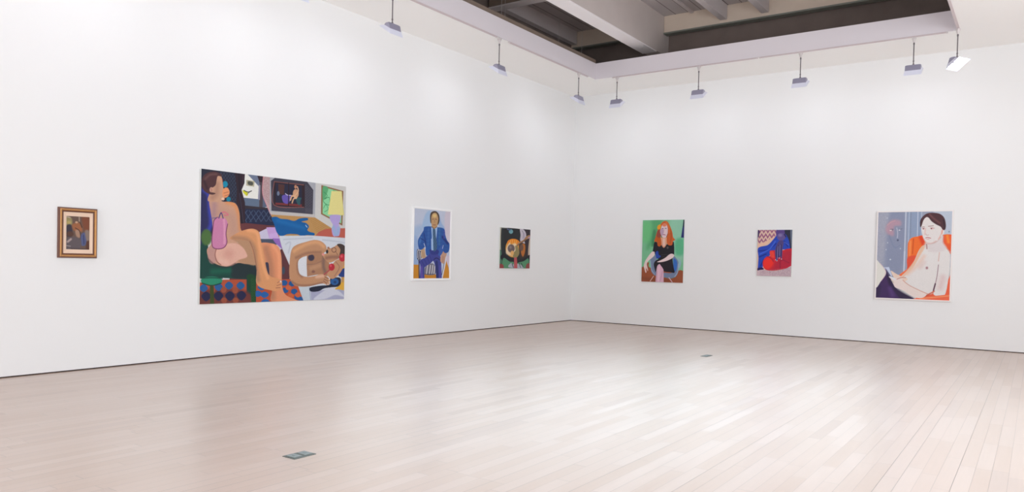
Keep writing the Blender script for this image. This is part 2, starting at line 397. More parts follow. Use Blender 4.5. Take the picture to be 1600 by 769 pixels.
def painting2():
    P('UL',(40,43,60),[(0,0),(700,0),(700,769),(0,769)],s=0)
    Pat('UL',(66,80,108),[(230,70),(420,80),(430,420),(330,390),(250,180)],'diamond',34)
    P('UL',(238,238,232),[(470,80),(530,85),(655,205),(645,362),(480,350),(460,250)],s=0)
    P('UL',(112,124,150),[(515,80),(640,90),(670,180),(655,228)],s=0)
    P('UL',(98,114,138),[(480,345),(645,360),(655,205),(700,180),(700,450),(500,435)],s=0)
    P('UL',(52,36,48),[(625,90),(705,100),(700,250),(655,175)],s=0)
    P('UL',(80,68,76),[(655,170),(695,180),(692,455),(655,445)],s=0)
    P('UL',(150,148,168),[(648,200),(665,210),(662,370),(640,362)],s=0)
    P('UL',(186,180,152),[(512,152),(602,165),(598,226),(512,214)],s=0)
    P('UL',(84,86,78),[(532,168),(582,176),(580,210),(534,204)],blur=4)
    P('UL',(214,214,44),[(474,265),(520,285),(532,305),(520,328),(500,312),(480,290)])
    Ln('UL',(40,44,44),[(490,268),(530,285),(570,272)],9)
    Ln('UL',(70,74,90),[(545,290),(520,310)],5)
    P('UL',(92,104,128),[(694,300),(745,440),(694,455)],s=0)
    P('UL',(56,48,56),[(495,430),(770,455),(780,485),(500,470)],s=0)
    P('UL',(34,42,70),[(505,465),(770,470),(839,560),(839,650),(470,625)],s=0)
    Pat('UL',(84,100,130),[(505,480),(770,480),(810,600),(480,615)],'diamond',62)
    P('UL',(104,56,60),[(450,615),(839,650),(839,1400),(300,1400),(450,769)],s=0)
    P('UL',(194,168,168),[(696,90),(795,100),(785,480),(800,545),(770,515),(735,420),(690,290)],s=0)
    Pat('UL',(160,120,128),[(700,110),(790,130),(785,480),(690,290)],'speckle',9,.7)
    Ln('UL',(222,150,160),[(698,100),(690,290),(735,420),(790,540)],8)
    P('UL',(50,34,46),[(385,60),(497,75),(492,190),(462,262),(500,400),(505,622),(455,628),(448,480),(405,400),(412,260)],s=0)
    Ln('UL',(34,26,40),[(430,70),(440,260),(470,620)],14,blur=4)
    Ln('UL',(72,50,62),[(480,80),(470,230)],8,blur=4)
    Ln('UL',(66,60,80),[(440,300),(485,610)],7,blur=4)
    # table
    P('A',(204,198,222),[(333,368),(398,335),(440,335),(455,398),(350,396)],s=0)
    P('A',(200,162,218),[(385,335),(437,334),(456,398),(400,392)],s=0)
    P('A',(74,82,102),[(352,396),(450,396),(455,425),(365,425)],s=0)
    # upper right
    P('UR',(170,172,180),[(0,20),(500,60),(497,482),(0,440)],s=0)
    P('UR',(208,207,204),[(500,60),(860,100),(860,640),(690,610),(497,480)],s=0)
    P('UR',(196,192,190),[(0,420),(490,445),(497,484),(15,455)],s=0)
    P('UR',(190,146,90),[(15,455),(497,482),(690,602),(560,650),(480,700),(100,700)],s=0)
    Pat('UR',(168,124,68),[(430,490),(497,484),(680,600),(520,650)],'stripe',20,.7)
    P('UR',(64,62,76),[(10,90),(55,55),(405,90),(475,182),(472,447),(20,414)],s=0)
    Pat('UR',(88,86,98),[(385,120),(470,190),(470,440),(390,430)],'brick',22)
    Pat('UR',(80,78,92),[(30,370),(470,385),(470,440),(30,412)],'brick',22)
    P('UR',(48,30,38),[(42,92),(380,122),(382,376),(45,358)],s=0)
    Ln('UR',(156,98,92),[(48,97),(370,128)],6); Ln('UR',(156,98,92),[(48,97),(48,352),(375,372)],6)
    P('UR',(38,40,62),[(62,112),(350,135),(352,362),(62,345)],s=0)
    P('UR',(80,50,48),[(90,122),(160,130),(155,240),(95,230)],s=0)
    E_('UR',(110,124,150),(92,225),(14,25))
    P('UR',(122,52,54),[(62,325),(350,340),(352,366),(62,347)],s=0)
    P('UR',(102,86,172),[(132,258),(165,238),(228,250),(205,332),(150,322)])
    Ln('UR',(210,200,230),[(170,225),(190,240),(235,245)],8)
    P('UR',(46,88,96),[(285,270),(345,270),(335,300),(330,350),(300,330)])
    E_('UR',(208,160,124),(283,225),(32,50)); E_('UR',(196,140,108),(280,150),(14,20))
    Ln('UR',(222,176,140),[(300,150),(310,200),(270,250)],12)
    Ln('UR',(222,176,136),[(290,265),(245,250),(225,295)],16); Ln('UR',(222,176,136),[(290,275),(262,280),(245,325)],14)
    Ln('UR',(44,24,32),[(205,110),(205,360)],10)
    P('UR',(12,92,158),[(22,492),(75,480),(120,500),(200,507),(270,522),(330,495),(410,488),(418,512),(350,530),(400,545),(432,580),(415,620),(440,640),(492,655),(487,680),(420,676),(350,686),(300,668),(200,668),(130,692),(80,650),(50,560)])
    Ln('UR',(30,120,190),[(90,520),(230,560),(380,600)],40,blur=30,clip=1,al=.5)
    Ln('UR',(210,225,240),[(395,568),(412,590)],6)
    P('UR',(146,106,72),[(563,126),(808,188),(802,570),(563,445)],s=0)
    P('UR',(142,216,162),[(580,146),(792,200),(788,545),(580,436)],s=0)
    P('UR',(92,170,116),[(580,146),(640,165),(585,300)],blur=8)
    Ln('UR',(58,146,92),[(590,200),(630,240),(600,280),(650,260),(655,340),(610,330),(585,300)],6)
    Ln('UR',(58,146,92),[(590,380),(615,340),(640,390),(600,420)],5)
    Ln('UR',(100,180,110),[(700,190),(780,240),(785,400)],16,blur=8)
    P('UR',(232,222,146),[(676,190),(788,190),(818,455),(638,448)],s=0)
    Ln('UR',(214,204,120),[(795,230),(815,450)],10,blur=6,clip=1)
    P('UR',(190,96,80),[(490,700),(540,640),(620,606),(700,600),(860,596),(860,712),(600,706)],s=0)
    P('UR',(182,164,220),[(668,455),(775,455),(776,510),(762,555),(778,600),(768,675),(735,686),(700,682),(682,610),(694,560),(664,505)])
    Ln('UR',(156,178,216),[(700,590),(735,670),(760,600)],40,blur=20,clip=1)
    # bed
    P('LR',(212,217,226),[(102,22),(450,16),(860,42),(860,760),(380,760),(300,550),(215,330),(130,130)],s=0)
    for q in ([(150,60),(300,50),(450,40)],[(170,110),(220,90),(200,200)],[(560,60),(700,75),(795,90)]): Ln('LR',(186,192,206),q,10,blur=10)
    P('LR',(206,172,226),[(0,0),(80,-10),(105,52),(0,56)],s=0)
    P('LR',(150,108,188),[(30,50),(105,50),(138,165),(60,95)],s=0)
    P('LR',(96,54,60),[(115,165),(135,160),(215,335),(215,480),(130,480)],s=0)
    E_('LR',(64,78,96),(150,385),(16,40),blur=10)
    # rug right
    P('LR',(190,84,54),[(130,478),(235,474),(320,560),(378,760),(120,760)],s=0)
    for c in ((160,515),(240,522),(172,592),(265,605),(300,665),(345,690)): E_('LR',(36,88,150),c,(34,30))
    for c in ((205,565),(230,650),(305,640)): E_('LR',(206,100,60),c,(30,26))
    Ln('LR',(120,56,50),[(220,476),(330,560),(375,700)],8,blur=4)
    P('LR',(200,210,218),[(305,545),(430,545),(448,760),(385,760)],s=0)
    Ln('LR',(168,176,200),[(425,560),(440,700)],10,blur=6)
    P('LR',(170,172,200),[(440,600),(560,590),(860,560),(860,760),(450,760)],s=0)
    P('LR',(208,210,224),[(470,690),(560,610),(650,565),(740,600),(795,660),(700,640),(600,680)],blur=10)
    # lying figure
    P('LR',(222,224,230),[(303,260),(400,225),(400,450),(310,420)],s=0)
    P('LR',(34,38,58),[(430,565),(520,545),(640,530),(640,470),(740,455),(758,500),(740,548),(650,560),(580,572),(520,602),(440,604)])
    E_('LR',(40,94,156),(690,500),(44,36)); E_('LR',(30,60,110),(695,505),(16,14))
    P('LR',(226,174,64),[(762,300),(860,285),(860,560),(800,590),(740,582),(695,575),(752,530),(762,455),(745,400)])
    P('LR',(40,64,132),[(735,400),(780,360),(860,350),(860,440),(760,450),(730,430)])
    E_('LR',(196,150,90),(775,480),(14,30))
    P('LR',(174,128,98),[(395,212),(560,185),(620,280),(660,370),(640,440),(600,440),(540,420),(400,447),(393,320)],s=0)
    Ln('LR',(132,102,92),[(575,230),(570,330),(590,400)],34,blur=26,clip=1)
    Ln('LR',(146,108,92),[(400,320),(480,315),(560,280)],8,blur=8,clip=1)
    Ln('LR',(206,160,124),[(440,360),(530,330)],40,blur=30,clip=1,al=.6)
    E_('LR',(140,96,84),(465,395),(18,15),blur=6)
    E_('LR',(62,56,76),(440,248),(34,34),blur=8)
    P('LR',(198,148,112),[(620,400),(690,285),(760,262),(795,300),(770,370),(730,430),(665,472),(615,435)])
    Ln('LR',(158,112,96),[(700,290),(740,350),(690,440)],8,blur=8,clip=1)
    P('LR',(194,144,108),[(600,160),(590,115),(540,74),(470,62),(380,84),(280,118),(232,170),(214,300),(213,440),(245,520),(300,550),(420,550),(560,520),(615,538),(635,525),(642,480),(600,440),(545,418),(480,440),(400,450),(345,437),(312,400),(302,300),(330,255),(400,228),(500,205),(570,200)])
    Ln('LR',(222,166,120),[(260,180),(380,110),(500,85),(570,130)],34,blur=26,clip=1)
    Ln('LR',(224,178,150),[(500,450),(570,440)],30,blur=20,clip=1)
    Ln('LR',(160,116,92),[(330,255),(300,310),(308,400),(345,445)],26,blur=22,clip=1)
    Ln('LR',(156,112,90),[(280,250),(400,200),(540,190)],20,blur=20,clip=1)
    Ln('LR',(160,114,90),[(240,500),(300,535),(420,540),(560,512)],18,blur=14,clip=1)
    for q in ([(585,450),(640,478)],[(578,472),(640,505)],[(572,492),(625,530)]):
        Ln('LR',(128,84,74),q,6); Ln('LR',(236,222,214),[(q[1][0]-10,q[1][1]-4),q[1]],8)
    P('LR',(196,148,112),[(562,215),(600,205),(592,180),(608,150),(625,130),(640,148),(680,132),(720,112),(770,140),(780,190),(760,240),(720,262),(640,300),(585,265)])
    Ln('LR',(150,106,88),[(600,250),(660,240),(740,240)],30,blur=24,clip=1)
    P('LR',(70,56,54),[(712,108),(760,102),(800,135),(800,215),(742,222),(748,160)])
    for t in range(0,12):
        a=t/12*6.283; b=(t+1)/12*6.283
        Ln('LR',(84,44,48),[(680+23*np.cos(a),165+25*np.sin(a)),(680+23*np.cos(b),165+25*np.sin(b))],5,s=0)
    Ln('LR',(90,50,50),[(700,185),(720,215)],4)
    E_('LR',(38,36,44),(608,184),(12,20)); E_('LR',(226,150,140),(566,214),(15,14)); 
    Ln('LR',(120,64,60),[(612,138),(630,150)],7)
    E_('LR',(190,46,62),(770,246),(34,42)); E_('LR',(224,90,100),(762,232),(12,14),blur=8)
    Ln('LR',(176,84,84),[(580,425),(640,372)],14)
    E_('LR',(188,44,60),(658,346),(32,38)); E_('LR',(222,80,96),(648,332),(11,13),blur=8)
    # chair
    P('LL',(20,68,60),[(-20,-60),(100,130),(110,260),(200,320),(300,340),(390,300),(590,320),(606,480),(604,760),(505,760),(505,480),(260,465),(-20,470)],s=0)
    P('LL',(34,50,54),[(350,330),(400,300),(590,325),(604,470),(500,470),(350,455)],blur=10)
    Ln('LL',(24,96,76),[(150,400),(320,390)],50,blur=40)
    P('LL',(178,80,54),[(-20,520),(240,485),(500,480),(502,780),(-20,780)],s=0)
    P('LL',(112,56,52),[(-20,600),(502,600),(502,780),(-20,780)],blur=30)
    for c in ((320,545),(440,545),(58,572),(212,560)): P('LL',(38,92,152),[(c[0]-44,c[1]),(c[0],c[1]-42),(c[0]+44,c[1]),(c[0],c[1]+42)])
    for c in ((85,655),(212,650),(330,650),(450,645)): P('LL',(34,36,72),[(c[0]-50,c[1]),(c[0],c[1]-46),(c[0]+50,c[1]),(c[0],c[1]+56)])
    for c in ((265,590),(385,595),(270,700),(390,700),(150,590)): E_('LL',(156,80,58),c,(30,30),blur=6)
    P('LL',(180,78,50),[(602,500),(775,560),(775,760),(602,760)],s=0)
    for c in ((662,560),(690,640),(620,630),(700,715)): P('LL',(38,96,166),[(c[0]-46,c[1]),(c[0],c[1]-34),(c[0]+46,c[1]),(c[0],c[1]+34)])
    P('LL',(60,74,34),[(122,550),(162,550),(168,760),(128,760)],s=0)
    P('LL',(28,70,40),[(500,440),(540,420),(596,440),(596,760),(560,760),(545,600)],s=0)
    Pat('LL',(50,110,60),[(548,470),(594,470),(594,720),(550,720)],'brick',20,.7)
    E_('LL',(40,140,108),(140,495),(112,44)); Ln('LL',(24,70,58),[(30,470),(140,464),(250,470)],10,blur=6)
    Ln('LL',(16,60,50),[(40,520),(140,545),(240,520)],9,blur=5)
    P('A',(44,44,92),[(40,165),(50,150),(75,160),(95,190),(96,250),(105,300),(95,350),(60,400),(40,420)],s=1)
    Ln('A',(58,66,170),[(60,145),(85,170),(92,250),(98,320),(80,365)],22,blur=14)
    E_('A',(76,112,60),(75,390),(28,42),blur=8)
    # second leg
    P('A',(228,150,110),[(350,425),(410,418),(448,436),(464,480),(468,560),(470,640),(492,690),(560,725),(420,726),(418,660),(400,590),(396,520),(370,525)])
    Ln('A',(186,128,98),[(385,450),(405,520),(412,600),(420,700)],34,blur=24,clip=1)
    Ln('A',(244,166,122),[(420,430),(450,480),(455,600)],16,blur=14,clip=1)
    P('A',(58,56,78),[(378,524),(398,524),(402,600),(388,560)])
    # torso
    P('A',(208,160,134),[(88,200),(105,150),(150,200),(195,205),(226,216),(244,260),(250,340),(264,368),(230,385),(240,420),(300,410),(335,520),(285,527),(240,522),(205,538),(165,540),(125,528),(90,500),(78,455),(100,420),(106,330),(96,260)])
    Ln('A',(222,150,100),[(180,205),(222,222),(240,270),(248,345)],22,blur=14,clip=1)
    Ln('A',(190,150,134),[(150,260),(205,290),(215,350)],50,blur=40,clip=1,al=.7)
    Ln('A',(176,138,140),[(115,220),(110,300),(115,350)],30,blur=26,clip=1)
    P('A',(186,144,112),[(205,395),(300,405),(335,525),(285,527),(240,512),(270,470),(240,420)],blur=6)
    E_('A',(196,150,140),(108,478),(26,50),blur=6)
    P('A',(228,178,160),[(130,440),(170,425),(225,420),(262,440),(282,470),(284,492),(240,508),(215,530),(175,540),(140,522),(122,480)],blur=4)
    E_('A',(214,156,140),(190,475),(26,26),blur=30,al=.7)
    Ln('A',(238,196,180),[(150,510),(180,520)],18,blur=16,clip=0,al=.6)
    Ln('A',(146,92,84),[(128,445),(120,480),(130,515),(150,532)],4,blur=3)
    Ln('A',(60,44,52),[(82,500),(125,535),(180,545),(225,525)],5,blur=6,al=.7)
    # crossed leg
    P('A',(222,156,108),[(200,388),(255,356),(310,343),(345,358),(356,400),(372,470),(390,560),(410,592),(450,603),(470,622),(462,655),(440,668),(400,662),(358,650),(334,622),(336,560),(320,490),(304,430),(290,408),(250,402),(205,400)])
    Ln('A',(178,132,102),[(215,392),(280,400),(320,440),(330,520),(345,610)],22,blur=18,clip=1)
    Ln('A',(242,172,122),[(290,352),(335,365),(350,430),(372,540),(395,600)],14,blur=12,clip=1)
    Ln('A',(142,98,82),[(300,410),(322,470),(338,560)],3,blur=3)
    for q in ([(445,625),(465,612)],[(443,640),(466,632)],[(438,652),(460,650)]): Ln('A',(160,96,80),q,3)
    E_('A',(240,220,210),(462,618),(4,5))
    # glove on back
    P('A',(206,132,172),[(108,345),(114,302),(132,285),(150,290),(172,292),(184,320),(176,370),(181,415),(166,442),(135,450),(108,440),(103,400)])
    Ln('A',(226,160,190),[(165,300),(168,350),(168,420)],10,blur=8,clip=1)
    for q in ([(108,345),(114,302),(132,285)],[(184,320),(176,370),(181,415),(166,442),(135,450),(108,440),(103,400),(108,345)]): Ln('A',(116,52,96),q,4)
    Ln('A',(214,120,134),[(145,268),(165,258),(187,272),(165,275)],7); Ln('A',(62,58,120),[(138,290),(150,262),(160,290)],5)
    Ln('A',(96,90,140),[(95,292),(125,288)],3)
    # head
    P('UL',(206,160,132),[(195,112),(240,118),(262,200),(268,250),(315,245),(322,300),(270,350),(235,392),(180,395),(100,385),(118,300),(150,200)])
    Ln('UL',(176,132,112),[(200,200),(190,300),(150,350)],50,blur=40,clip=1,al=.8)
    P('UL',(82,52,56),[(28,200),(48,120),(100,80),(170,68),(238,92),(246,120),(205,116),(192,160),(182,212),(150,240),(118,236),(122,285),(182,302),(150,318),(108,310),(60,280),(38,240)])
    Ln('UL',(106,72,72),[(70,150),(120,105),(190,95)],20,blur=16,clip=1)
    Ln('UL',(58,38,46),[(60,180),(90,250)],24,blur=20,clip=1)
    E_('UL',(206,154,134),(134,265),(18,28)); Ln('UL',(150,104,92),[(130,250),(142,270),(134,285)],5,blur=3)
    E_('UL',(20,140,172),(284,203),(28,34)); E_('UL',(20,132,160),(322,365),(24,26))
    P('UL',(234,156,108),[(262,260),(300,238),(325,262),(332,300),(310,340),(275,350),(255,320)])
    for q in ([(270,300),(320,285)],[(280,330),(325,315)]): Ln('UL',(168,96,72),q,5)
    E_('UL',(236,196,170),(262,362),(18,16),blur=4)
    Ln('UL',(206,120,84),[(250,150),(262,230)],5,blur=3)
def painting7():
    P('T7',(160,168,190),[(-20,-20),(1400,-20),(1400,900),(-20,1400)],s=0)
    P('T7',(176,178,194),[(-20,-20),(260,-20),(150,900),(-20,900)],blur=60)
    P('T7',(146,154,180),[(260,60),(500,60),(480,900),(200,1200)],blur=60)
    P('T7',(148,164,192),[(540,40),(780,40),(780,600),(540,900)],s=0)
    P('T7',(194,204,220),[(960,40),(1300,40),(1300,480),(1150,480)],blur=30)
    Pat('T7',(136,146,172),[(-20,-20),(500,-20),(470,1300),(-20,1300)],'speckle',16,.4)
    for x,w in ((505,16),(560,8),(700,12),(760,8)): Ln('T7',(206,214,230),[(x+12,50),(x,500),(x-15,780 if x>520 else 1050)],w,blur=4)
    P('B7',(202,210,228),[(455,-20),(480,-20),(465,280),(445,290)],s=0)
    Ln('T7',(134,144,166),[(600,60),(590,480)],10,blur=6)
    P('T7',(200,156,170),[(200,300),(260,210),(340,185),(430,210),(430,280),(330,300),(320,440),(240,430),(195,370)],blur=40,al=.8)
    Ln('T7',(222,170,170),[(215,280),(270,230),(340,205)],10,blur=10,al=.8)
    E_('T7',(230,220,220),(272,360),(18,9)); Ln('T7',(110,110,130),[(270,345),(310,340),(300,360)],10,blur=6)
    E_('T7',(226,224,232),(415,358),(14,8)); Ln('T7',(116,118,140),[(430,345),(455,335)],10,blur=5)
    Ln('T7',(198,200,216),[(370,320),(385,400),(380,480)],12,blur=8); E_('T7',(90,96,124),(388,520),(16,16),blur=8)
    Ln('T7',(126,140,170),[(250,440),(310,600),(360,640),(420,600)],14,blur=12,al=.6)
    for c in ((215,160),(430,655),(200,670),(225,560)): E_('T7',(206,212,222),c,(9,9),blur=8)
    E_('B7',(216,224,232),(252,105),(12,10),blur=6); E_('T7',(120,136,164),(1210,390),(10,14),blur=8)
    # orange chair
    P('T7',(248,116,48),[(560,1000),(548,620),(575,520),(620,480),(700,462),(800,455),(860,600),(860,700),(700,900)])
    Ln('T7',(255,150,80),[(590,540),(580,760)],30,blur=20,clip=1); Ln('T7',(232,70,40),[(760,480),(800,580)],60,blur=30,clip=1)
    Ln('T7',(214,84,36),[(640,500),(625,740)],14,blur=10,clip=1)
    P('T7',(244,96,50),[(1095,440),(1180,430),(1300,440),(1300,800),(1100,640)],s=0)
    Ln('T7',(255,146,60),[(1180,450),(1200,560)],40,blur=30,clip=1); Ln('T7',(206,50,40),[(1110,460),(1120,600),(1220,720)],24,blur=16,clip=1)
    P('B7',(236,88,60),[(510,80),(640,50),(640,140),(560,240),(500,330),(400,345),(470,290),(505,230)])
    P('B7',(248,120,74),[(380,340),(560,220),(520,320),(350,410)])
    P('B7',(244,104,70),[(1150,330),(1240,300),(1240,760),(600,760),(640,680),(780,600),(890,560),(960,590),(1060,560)],s=0)
    Ln('B7',(255,156,104),[(720,680),(900,672),(1120,650)],22,blur=12); Ln('B7',(220,84,60),[(800,640),(900,600)],26,blur=16)
    # trousers
    P('B7',(70,46,96),[(30,510),(130,400),(190,290),(150,240),(220,240),(280,340),(290,440),(360,560),(500,640),(620,690),(620,740),(30,740)],s=0)
    P('B7',(48,36,66),[(200,300),(260,340),(300,480),(420,580),(600,690),(420,690),(330,600),(230,470)],blur=24,al=.8)
    Ln('B7',(96,66,132),[(250,540),(290,640)],60,blur=40,al=.7); Ln('B7',(50,40,70),[(80,520),(60,640)],60,blur=40,al=.7)
    P('B7',(236,234,226),[(20,120),(100,165),(160,240),(188,290),(180,340),(120,420),(30,515)])
    Ln('B7',(232,206,206),[(100,165),(186,290),(120,420)],8,blur=8)
    # body
    P('A7',(236,232,230),[(440,300),(415,310),(385,350),(350,430),(300,500),(240,560),(260,590),(300,640),(370,680),(420,700),(495,690),(505,660),(512,700),(592,705),(628,540),(640,400),(630,355),(600,320),(575,280),(580,230),(560,220),(500,290),(450,300)])
    P('A7',(238,196,166),[(405,320),(440,310),(390,400),(330,500),(250,560),(350,430)],blur=8)
    Ln('A7',(240,206,190),[(430,390),(370,470),(300,530)],26,blur=24,al=.8)
    Ln('A7',(228,196,190),[(430,440),(400,480)],30,blur=26,al=.5)
    Ln('A7',(214,190,190),[(465,350),(520,350),(580,345)],4,blur=4)
    Ln('A7',(226,180,170),[(545,430),(553,360)],5,blur=6)
    Ln('A7',(232,170,156),[(580,230),(585,290),(640,360)],7,blur=5)
    Ln('A7',(226,196,196),[(580,560),(560,640)],40,blur=36,al=.7)
    Ln('A7',(150,112,124),[(545,460),(532,560),(512,640)],5,blur=3); Ln('A7',(88,52,72),[(520,610),(505,665)],10,blur=3)
    E_('A7',(196,158,164),(453,484),(11,12),blur=5); E_('A7',(160,116,124),(453,484),(5,5),blur=3)
    P('B7',(246,112,76),[(600,692),(720,672),(900,652),(1060,636),(1140,628),(1240,620),(1240,780),(600,780)],s=0); Ln('B7',(255,160,110),[(700,690),(900,672),(1130,650)],16,blur=10)
    Ln('B7',(206,96,70),[(760,660),(880,600),(905,580)],20,blur=14)
    # arm/hand
    P('A7',(240,214,196),[(165,505),(210,530),(260,555),(300,570),(270,590),(200,570)])
    P('A7',(240,224,218),[(150,550),(200,560),(260,570),(300,620),(400,670),(450,690),(420,720),(350,715),(260,660),(205,640),(185,610),(165,570)])
    Ln('A7',(212,150,130),[(262,580),(310,620),(400,665),(460,690)],5,blur=4)
    Ln('A7',(190,120,110),[(215,572),(250,560),(285,560)],5,blur=4)
    Ln('A7',(196,190,170),[(170,580),(188,600)],6,blur=4)
    P('A7',(206,216,240),[(108,478),(150,475),(178,550),(165,548)],s=0); P('A7',(90,84,120),[(120,482),(165,548),(150,548)],blur=4)
    P('A7',(232,236,244),[(150,550),(172,552),(205,572),(195,578)])
    # neck + head
    P('T7',(228,220,220),[(830,560),(1090,420),(1110,560),(1160,660),(1000,720),(870,680)],blur=40)
    Ln('T7',(206,166,160),[(880,580),(980,560),(1070,480)],18,blur=16)
    Ln('T7',(170,120,116),[(850,590),(855,660)],14,blur=10)
    P('T7',(236,230,228),[(765,300),(790,220),(850,150),(960,150),(1080,300),(1130,350),(1125,430),(1085,440),(1060,500),(980,560),(900,585),(850,570),(810,520),(780,430)])
    Ln('T7',(226,186,180),[(1000,540),(930,575),(850,565),(800,500)],16,blur=14,clip=1)
    Ln('T7',(236,180,168),[(1095,370),(1080,440),(1040,510)],16,blur=12,clip=1)
    Ln('T7',(232,196,190),[(830,340),(820,430)],20,blur=16,clip=1,al=.8)
    P('T7',(84,52,58),[(748,310),(745,220),(780,150),(850,95),(950,82),(1060,100),(1130,160),(1158,260),(1150,350),(1110,360),(1075,310),(1000,270),(930,220),(880,160),(840,155),(800,200),(770,290)])
    Ln('T7',(120,72,76),[(900,110),(960,170),(1060,250)],26,blur=20,clip=1); Ln('T7',(58,40,48),[(1120,200),(1140,330)],20,blur=14,clip=1)
    Ln('T7',(60,44,52),[(760,200),(752,290)],12,blur=8,clip=1)
    Ln('T7',(146,96,92),[(775,312),(815,308)],8,blur=4); Ln('T7',(146,96,92),[(878,300),(960,292)],9,blur=4)
    E_('T7',(240,200,200),(800,338),(22,14),blur=6); E_('T7',(240,200,200),(935,336),(30,16),blur=6)
    E_('T7',(96,64,70),(800,340),(9,9),blur=4); E_('T7',(96,64,70),(928,338),(10,9),blur=4)
    Ln('T7',(170,110,110),[(905,325),(950,325),(978,335)],5,blur=3); Ln('T7',(170,110,110),[(778,330),(822,326)],5,blur=3)
    Ln('T7',(204,150,146),[(838,420),(850,442),(884,438)],7,blur=5)
    Ln('T7',(196,112,116),[(835,488),(865,480),(915,492)],12,blur=5); Ln('T7',(226,170,168),[(850,508),(890,508)],10,blur=5)
    Ln('T7',(226,160,146),[(1105,365),(1095,420)],14,blur=8)
def painting3():
    P('T3',(196,204,224),[(-50,-50),(950,-50),(950,1500),(-50,1500)],s=0)
    P('T3',(168,190,222),[(80,500),(330,420),(180,700),(180,1200),(80,1200)],blur=60)
    P('T3',(160,192,228),[(330,180),(430,130),(430,420),(270,440)],blur=30,al=.8)
    P('T3',(156,182,222),[(590,200),(640,350),(720,460),(690,470),(590,420)],blur=20)
    P('T3',(214,204,218),[(730,100),(900,100),(900,1000),(780,760),(700,450)],blur=30)
    P('B3',(150,176,220),[(80,-100),(190,0),(190,420),(80,420)],blur=30,al=.8)
    P('B3',(208,140,44),[(80,428),(210,430),(210,800),(60,800)],s=0)
    P('B3',(204,136,46),[(300,610),(530,612),(530,800),(300,800)],s=0)
    P('B3',(212,142,48),[(715,350),(760,480),(800,800),(620,800),(660,620)],s=0)
    P('B3',(214,200,216),[(700,280),(780,260),(780,440),(745,430),(715,350)],blur=6)
    # chair stripes
    P('B3',(120,120,136),[(315,480),(440,400),(510,470),(500,610),(310,610)])
    for x in (340,395,440,480): Ln('B3',(232,228,232),[(x+20,440),(x,605)],16)
    Ln('B3',(70,60,80),[(300,606),(500,606)],8)
    P('B3',(66,66,84),[(162,160),(180,140),(230,150),(245,300),(200,350),(160,300)])
    for q in ([(170,300),(180,160),(230,165)],[(195,330),(205,180)],[(225,320),(232,200)]): Ln('B3',(226,224,232),q,12)
    Ln('B3',(40,40,80),[(200,350),(205,690)],24)
    Ln('B3',(228,224,230),[(710,270),(690,420),(640,660)],18); Ln('B3',(50,40,70),[(690,300),(660,480),(630,620)],10)
    # trousers
    P('B3',(66,72,150),[(210,360),(300,300),(380,240),(430,140),(560,150),(600,260),(620,420),(625,800),(540,800),(510,500),(470,360),(420,400),(330,460),(300,520),(300,800),(215,800),(225,480)])
    for q in ([(250,360),(300,450)],[(300,330),(350,430)],[(350,290),(400,400)],[(400,260),(440,370)]): Ln('B3',(44,50,116),q,8,clip=1)
    Ln('B3',(104,84,176),[(245,480),(255,680)],40,blur=20,clip=1); Ln('B3',(44,52,110),[(530,380),(550,680)],50,blur=20,clip=1)
    Ln('B3',(96,86,172),[(600,450),(600,690)],24,blur=14,clip=1); Ln('B3',(38,40,90),[(480,330),(530,300),(600,340)],14,blur=8,clip=1)
    # hands
    P('B3',(196,164,132),[(248,110),(300,120),(320,240),(330,280),(290,310),(245,290),(235,190)])
    for q in ([(270,180),(275,290)],[(295,200),(300,290)]): Ln('B3',(150,110,84),q,7)
    P('B3',(200,158,134),[(640,160),(690,150),(720,220),(700,290),(670,400),(640,400),(600,350),(615,240)])
    for q in ([(640,260),(640,380)],[(665,270),(660,370)]): Ln('B3',(156,104,84),q,7)
    # jacket
    P('T3',(46,90,164),[(310,430),(430,418),(470,440),(560,430),(690,460),(715,580),(750,680),(800,760),(780,900),(710,930),(650,860),(640,900),(600,990),(560,900),(460,860),(440,900),(380,940),(350,900),(320,820),(260,870),(200,840),(185,700),(230,600),(290,500)])
    Ln('T3',(30,60,130),[(300,560),(330,720),(330,860)],20,blur=12,clip=1); Ln('T3',(34,50,120),[(660,620),(760,740)],40,blur=20,clip=1)
    Ln('T3',(70,120,190),[(240,640),(220,740)],40,blur=24,clip=1); Ln('T3',(30,46,110),[(220,640),(300,690),(330,720)],10,blur=6,clip=1)
    Ln('T3',(84,80,170),[(690,500),(690,640)],20,blur=16,clip=1); Ln('T3',(66,110,180),[(390,480),(380,800)],44,blur=26,clip=1,al=.7)
    Ln('T3',(60,120,176),[(600,470),(600,760)],40,blur=26,clip=1,al=.7)
    for y in (520,590,660,730,800,870): Ln('T3',(34,66,140),[(210,y+20),(420,y-10)],5,clip=1,al=.6); Ln('T3',(34,66,140),[(560,y-10),(770,y+25)],5,clip=1,al=.6)
    P('B3',(44,92,170),[(330,100),(420,80),(440,140),(390,230),(345,260),(325,200)]); P('B3',(60,96,176),[(560,150),(640,60),(660,150),(600,260),(560,240)])
    P('B3',(52,60,136),[(400,140),(560,150),(560,220),(470,240),(420,220)])
    Ln('B3',(222,228,240),[(292,30),(310,80),(320,120)],10); Ln('B3',(206,214,236),[(655,60),(640,120)],9)
    P('B3',(170,190,230),[(425,-60),(475,-60),(475,130),(430,140)],s=0)
    # shirt, tie
    P('T3',(164,196,234),[(438,430),(480,462),(560,430),(548,560),(520,880),(445,880),(452,600)],s=0)
    P('T3',(60,92,128),[(470,470),(515,470),(530,600),(555,760),(545,860),(490,900),(478,700)],s=1)
    Pat('T3',(120,150,176),[(470,470),(515,470),(555,760),(545,880),(490,900)],'diamond',44,.6)
    # head
    P('T3',(196,156,112),[(445,200),(470,150),(540,150),(575,220),(572,330),(550,420),(500,465),(455,420),(440,330)])
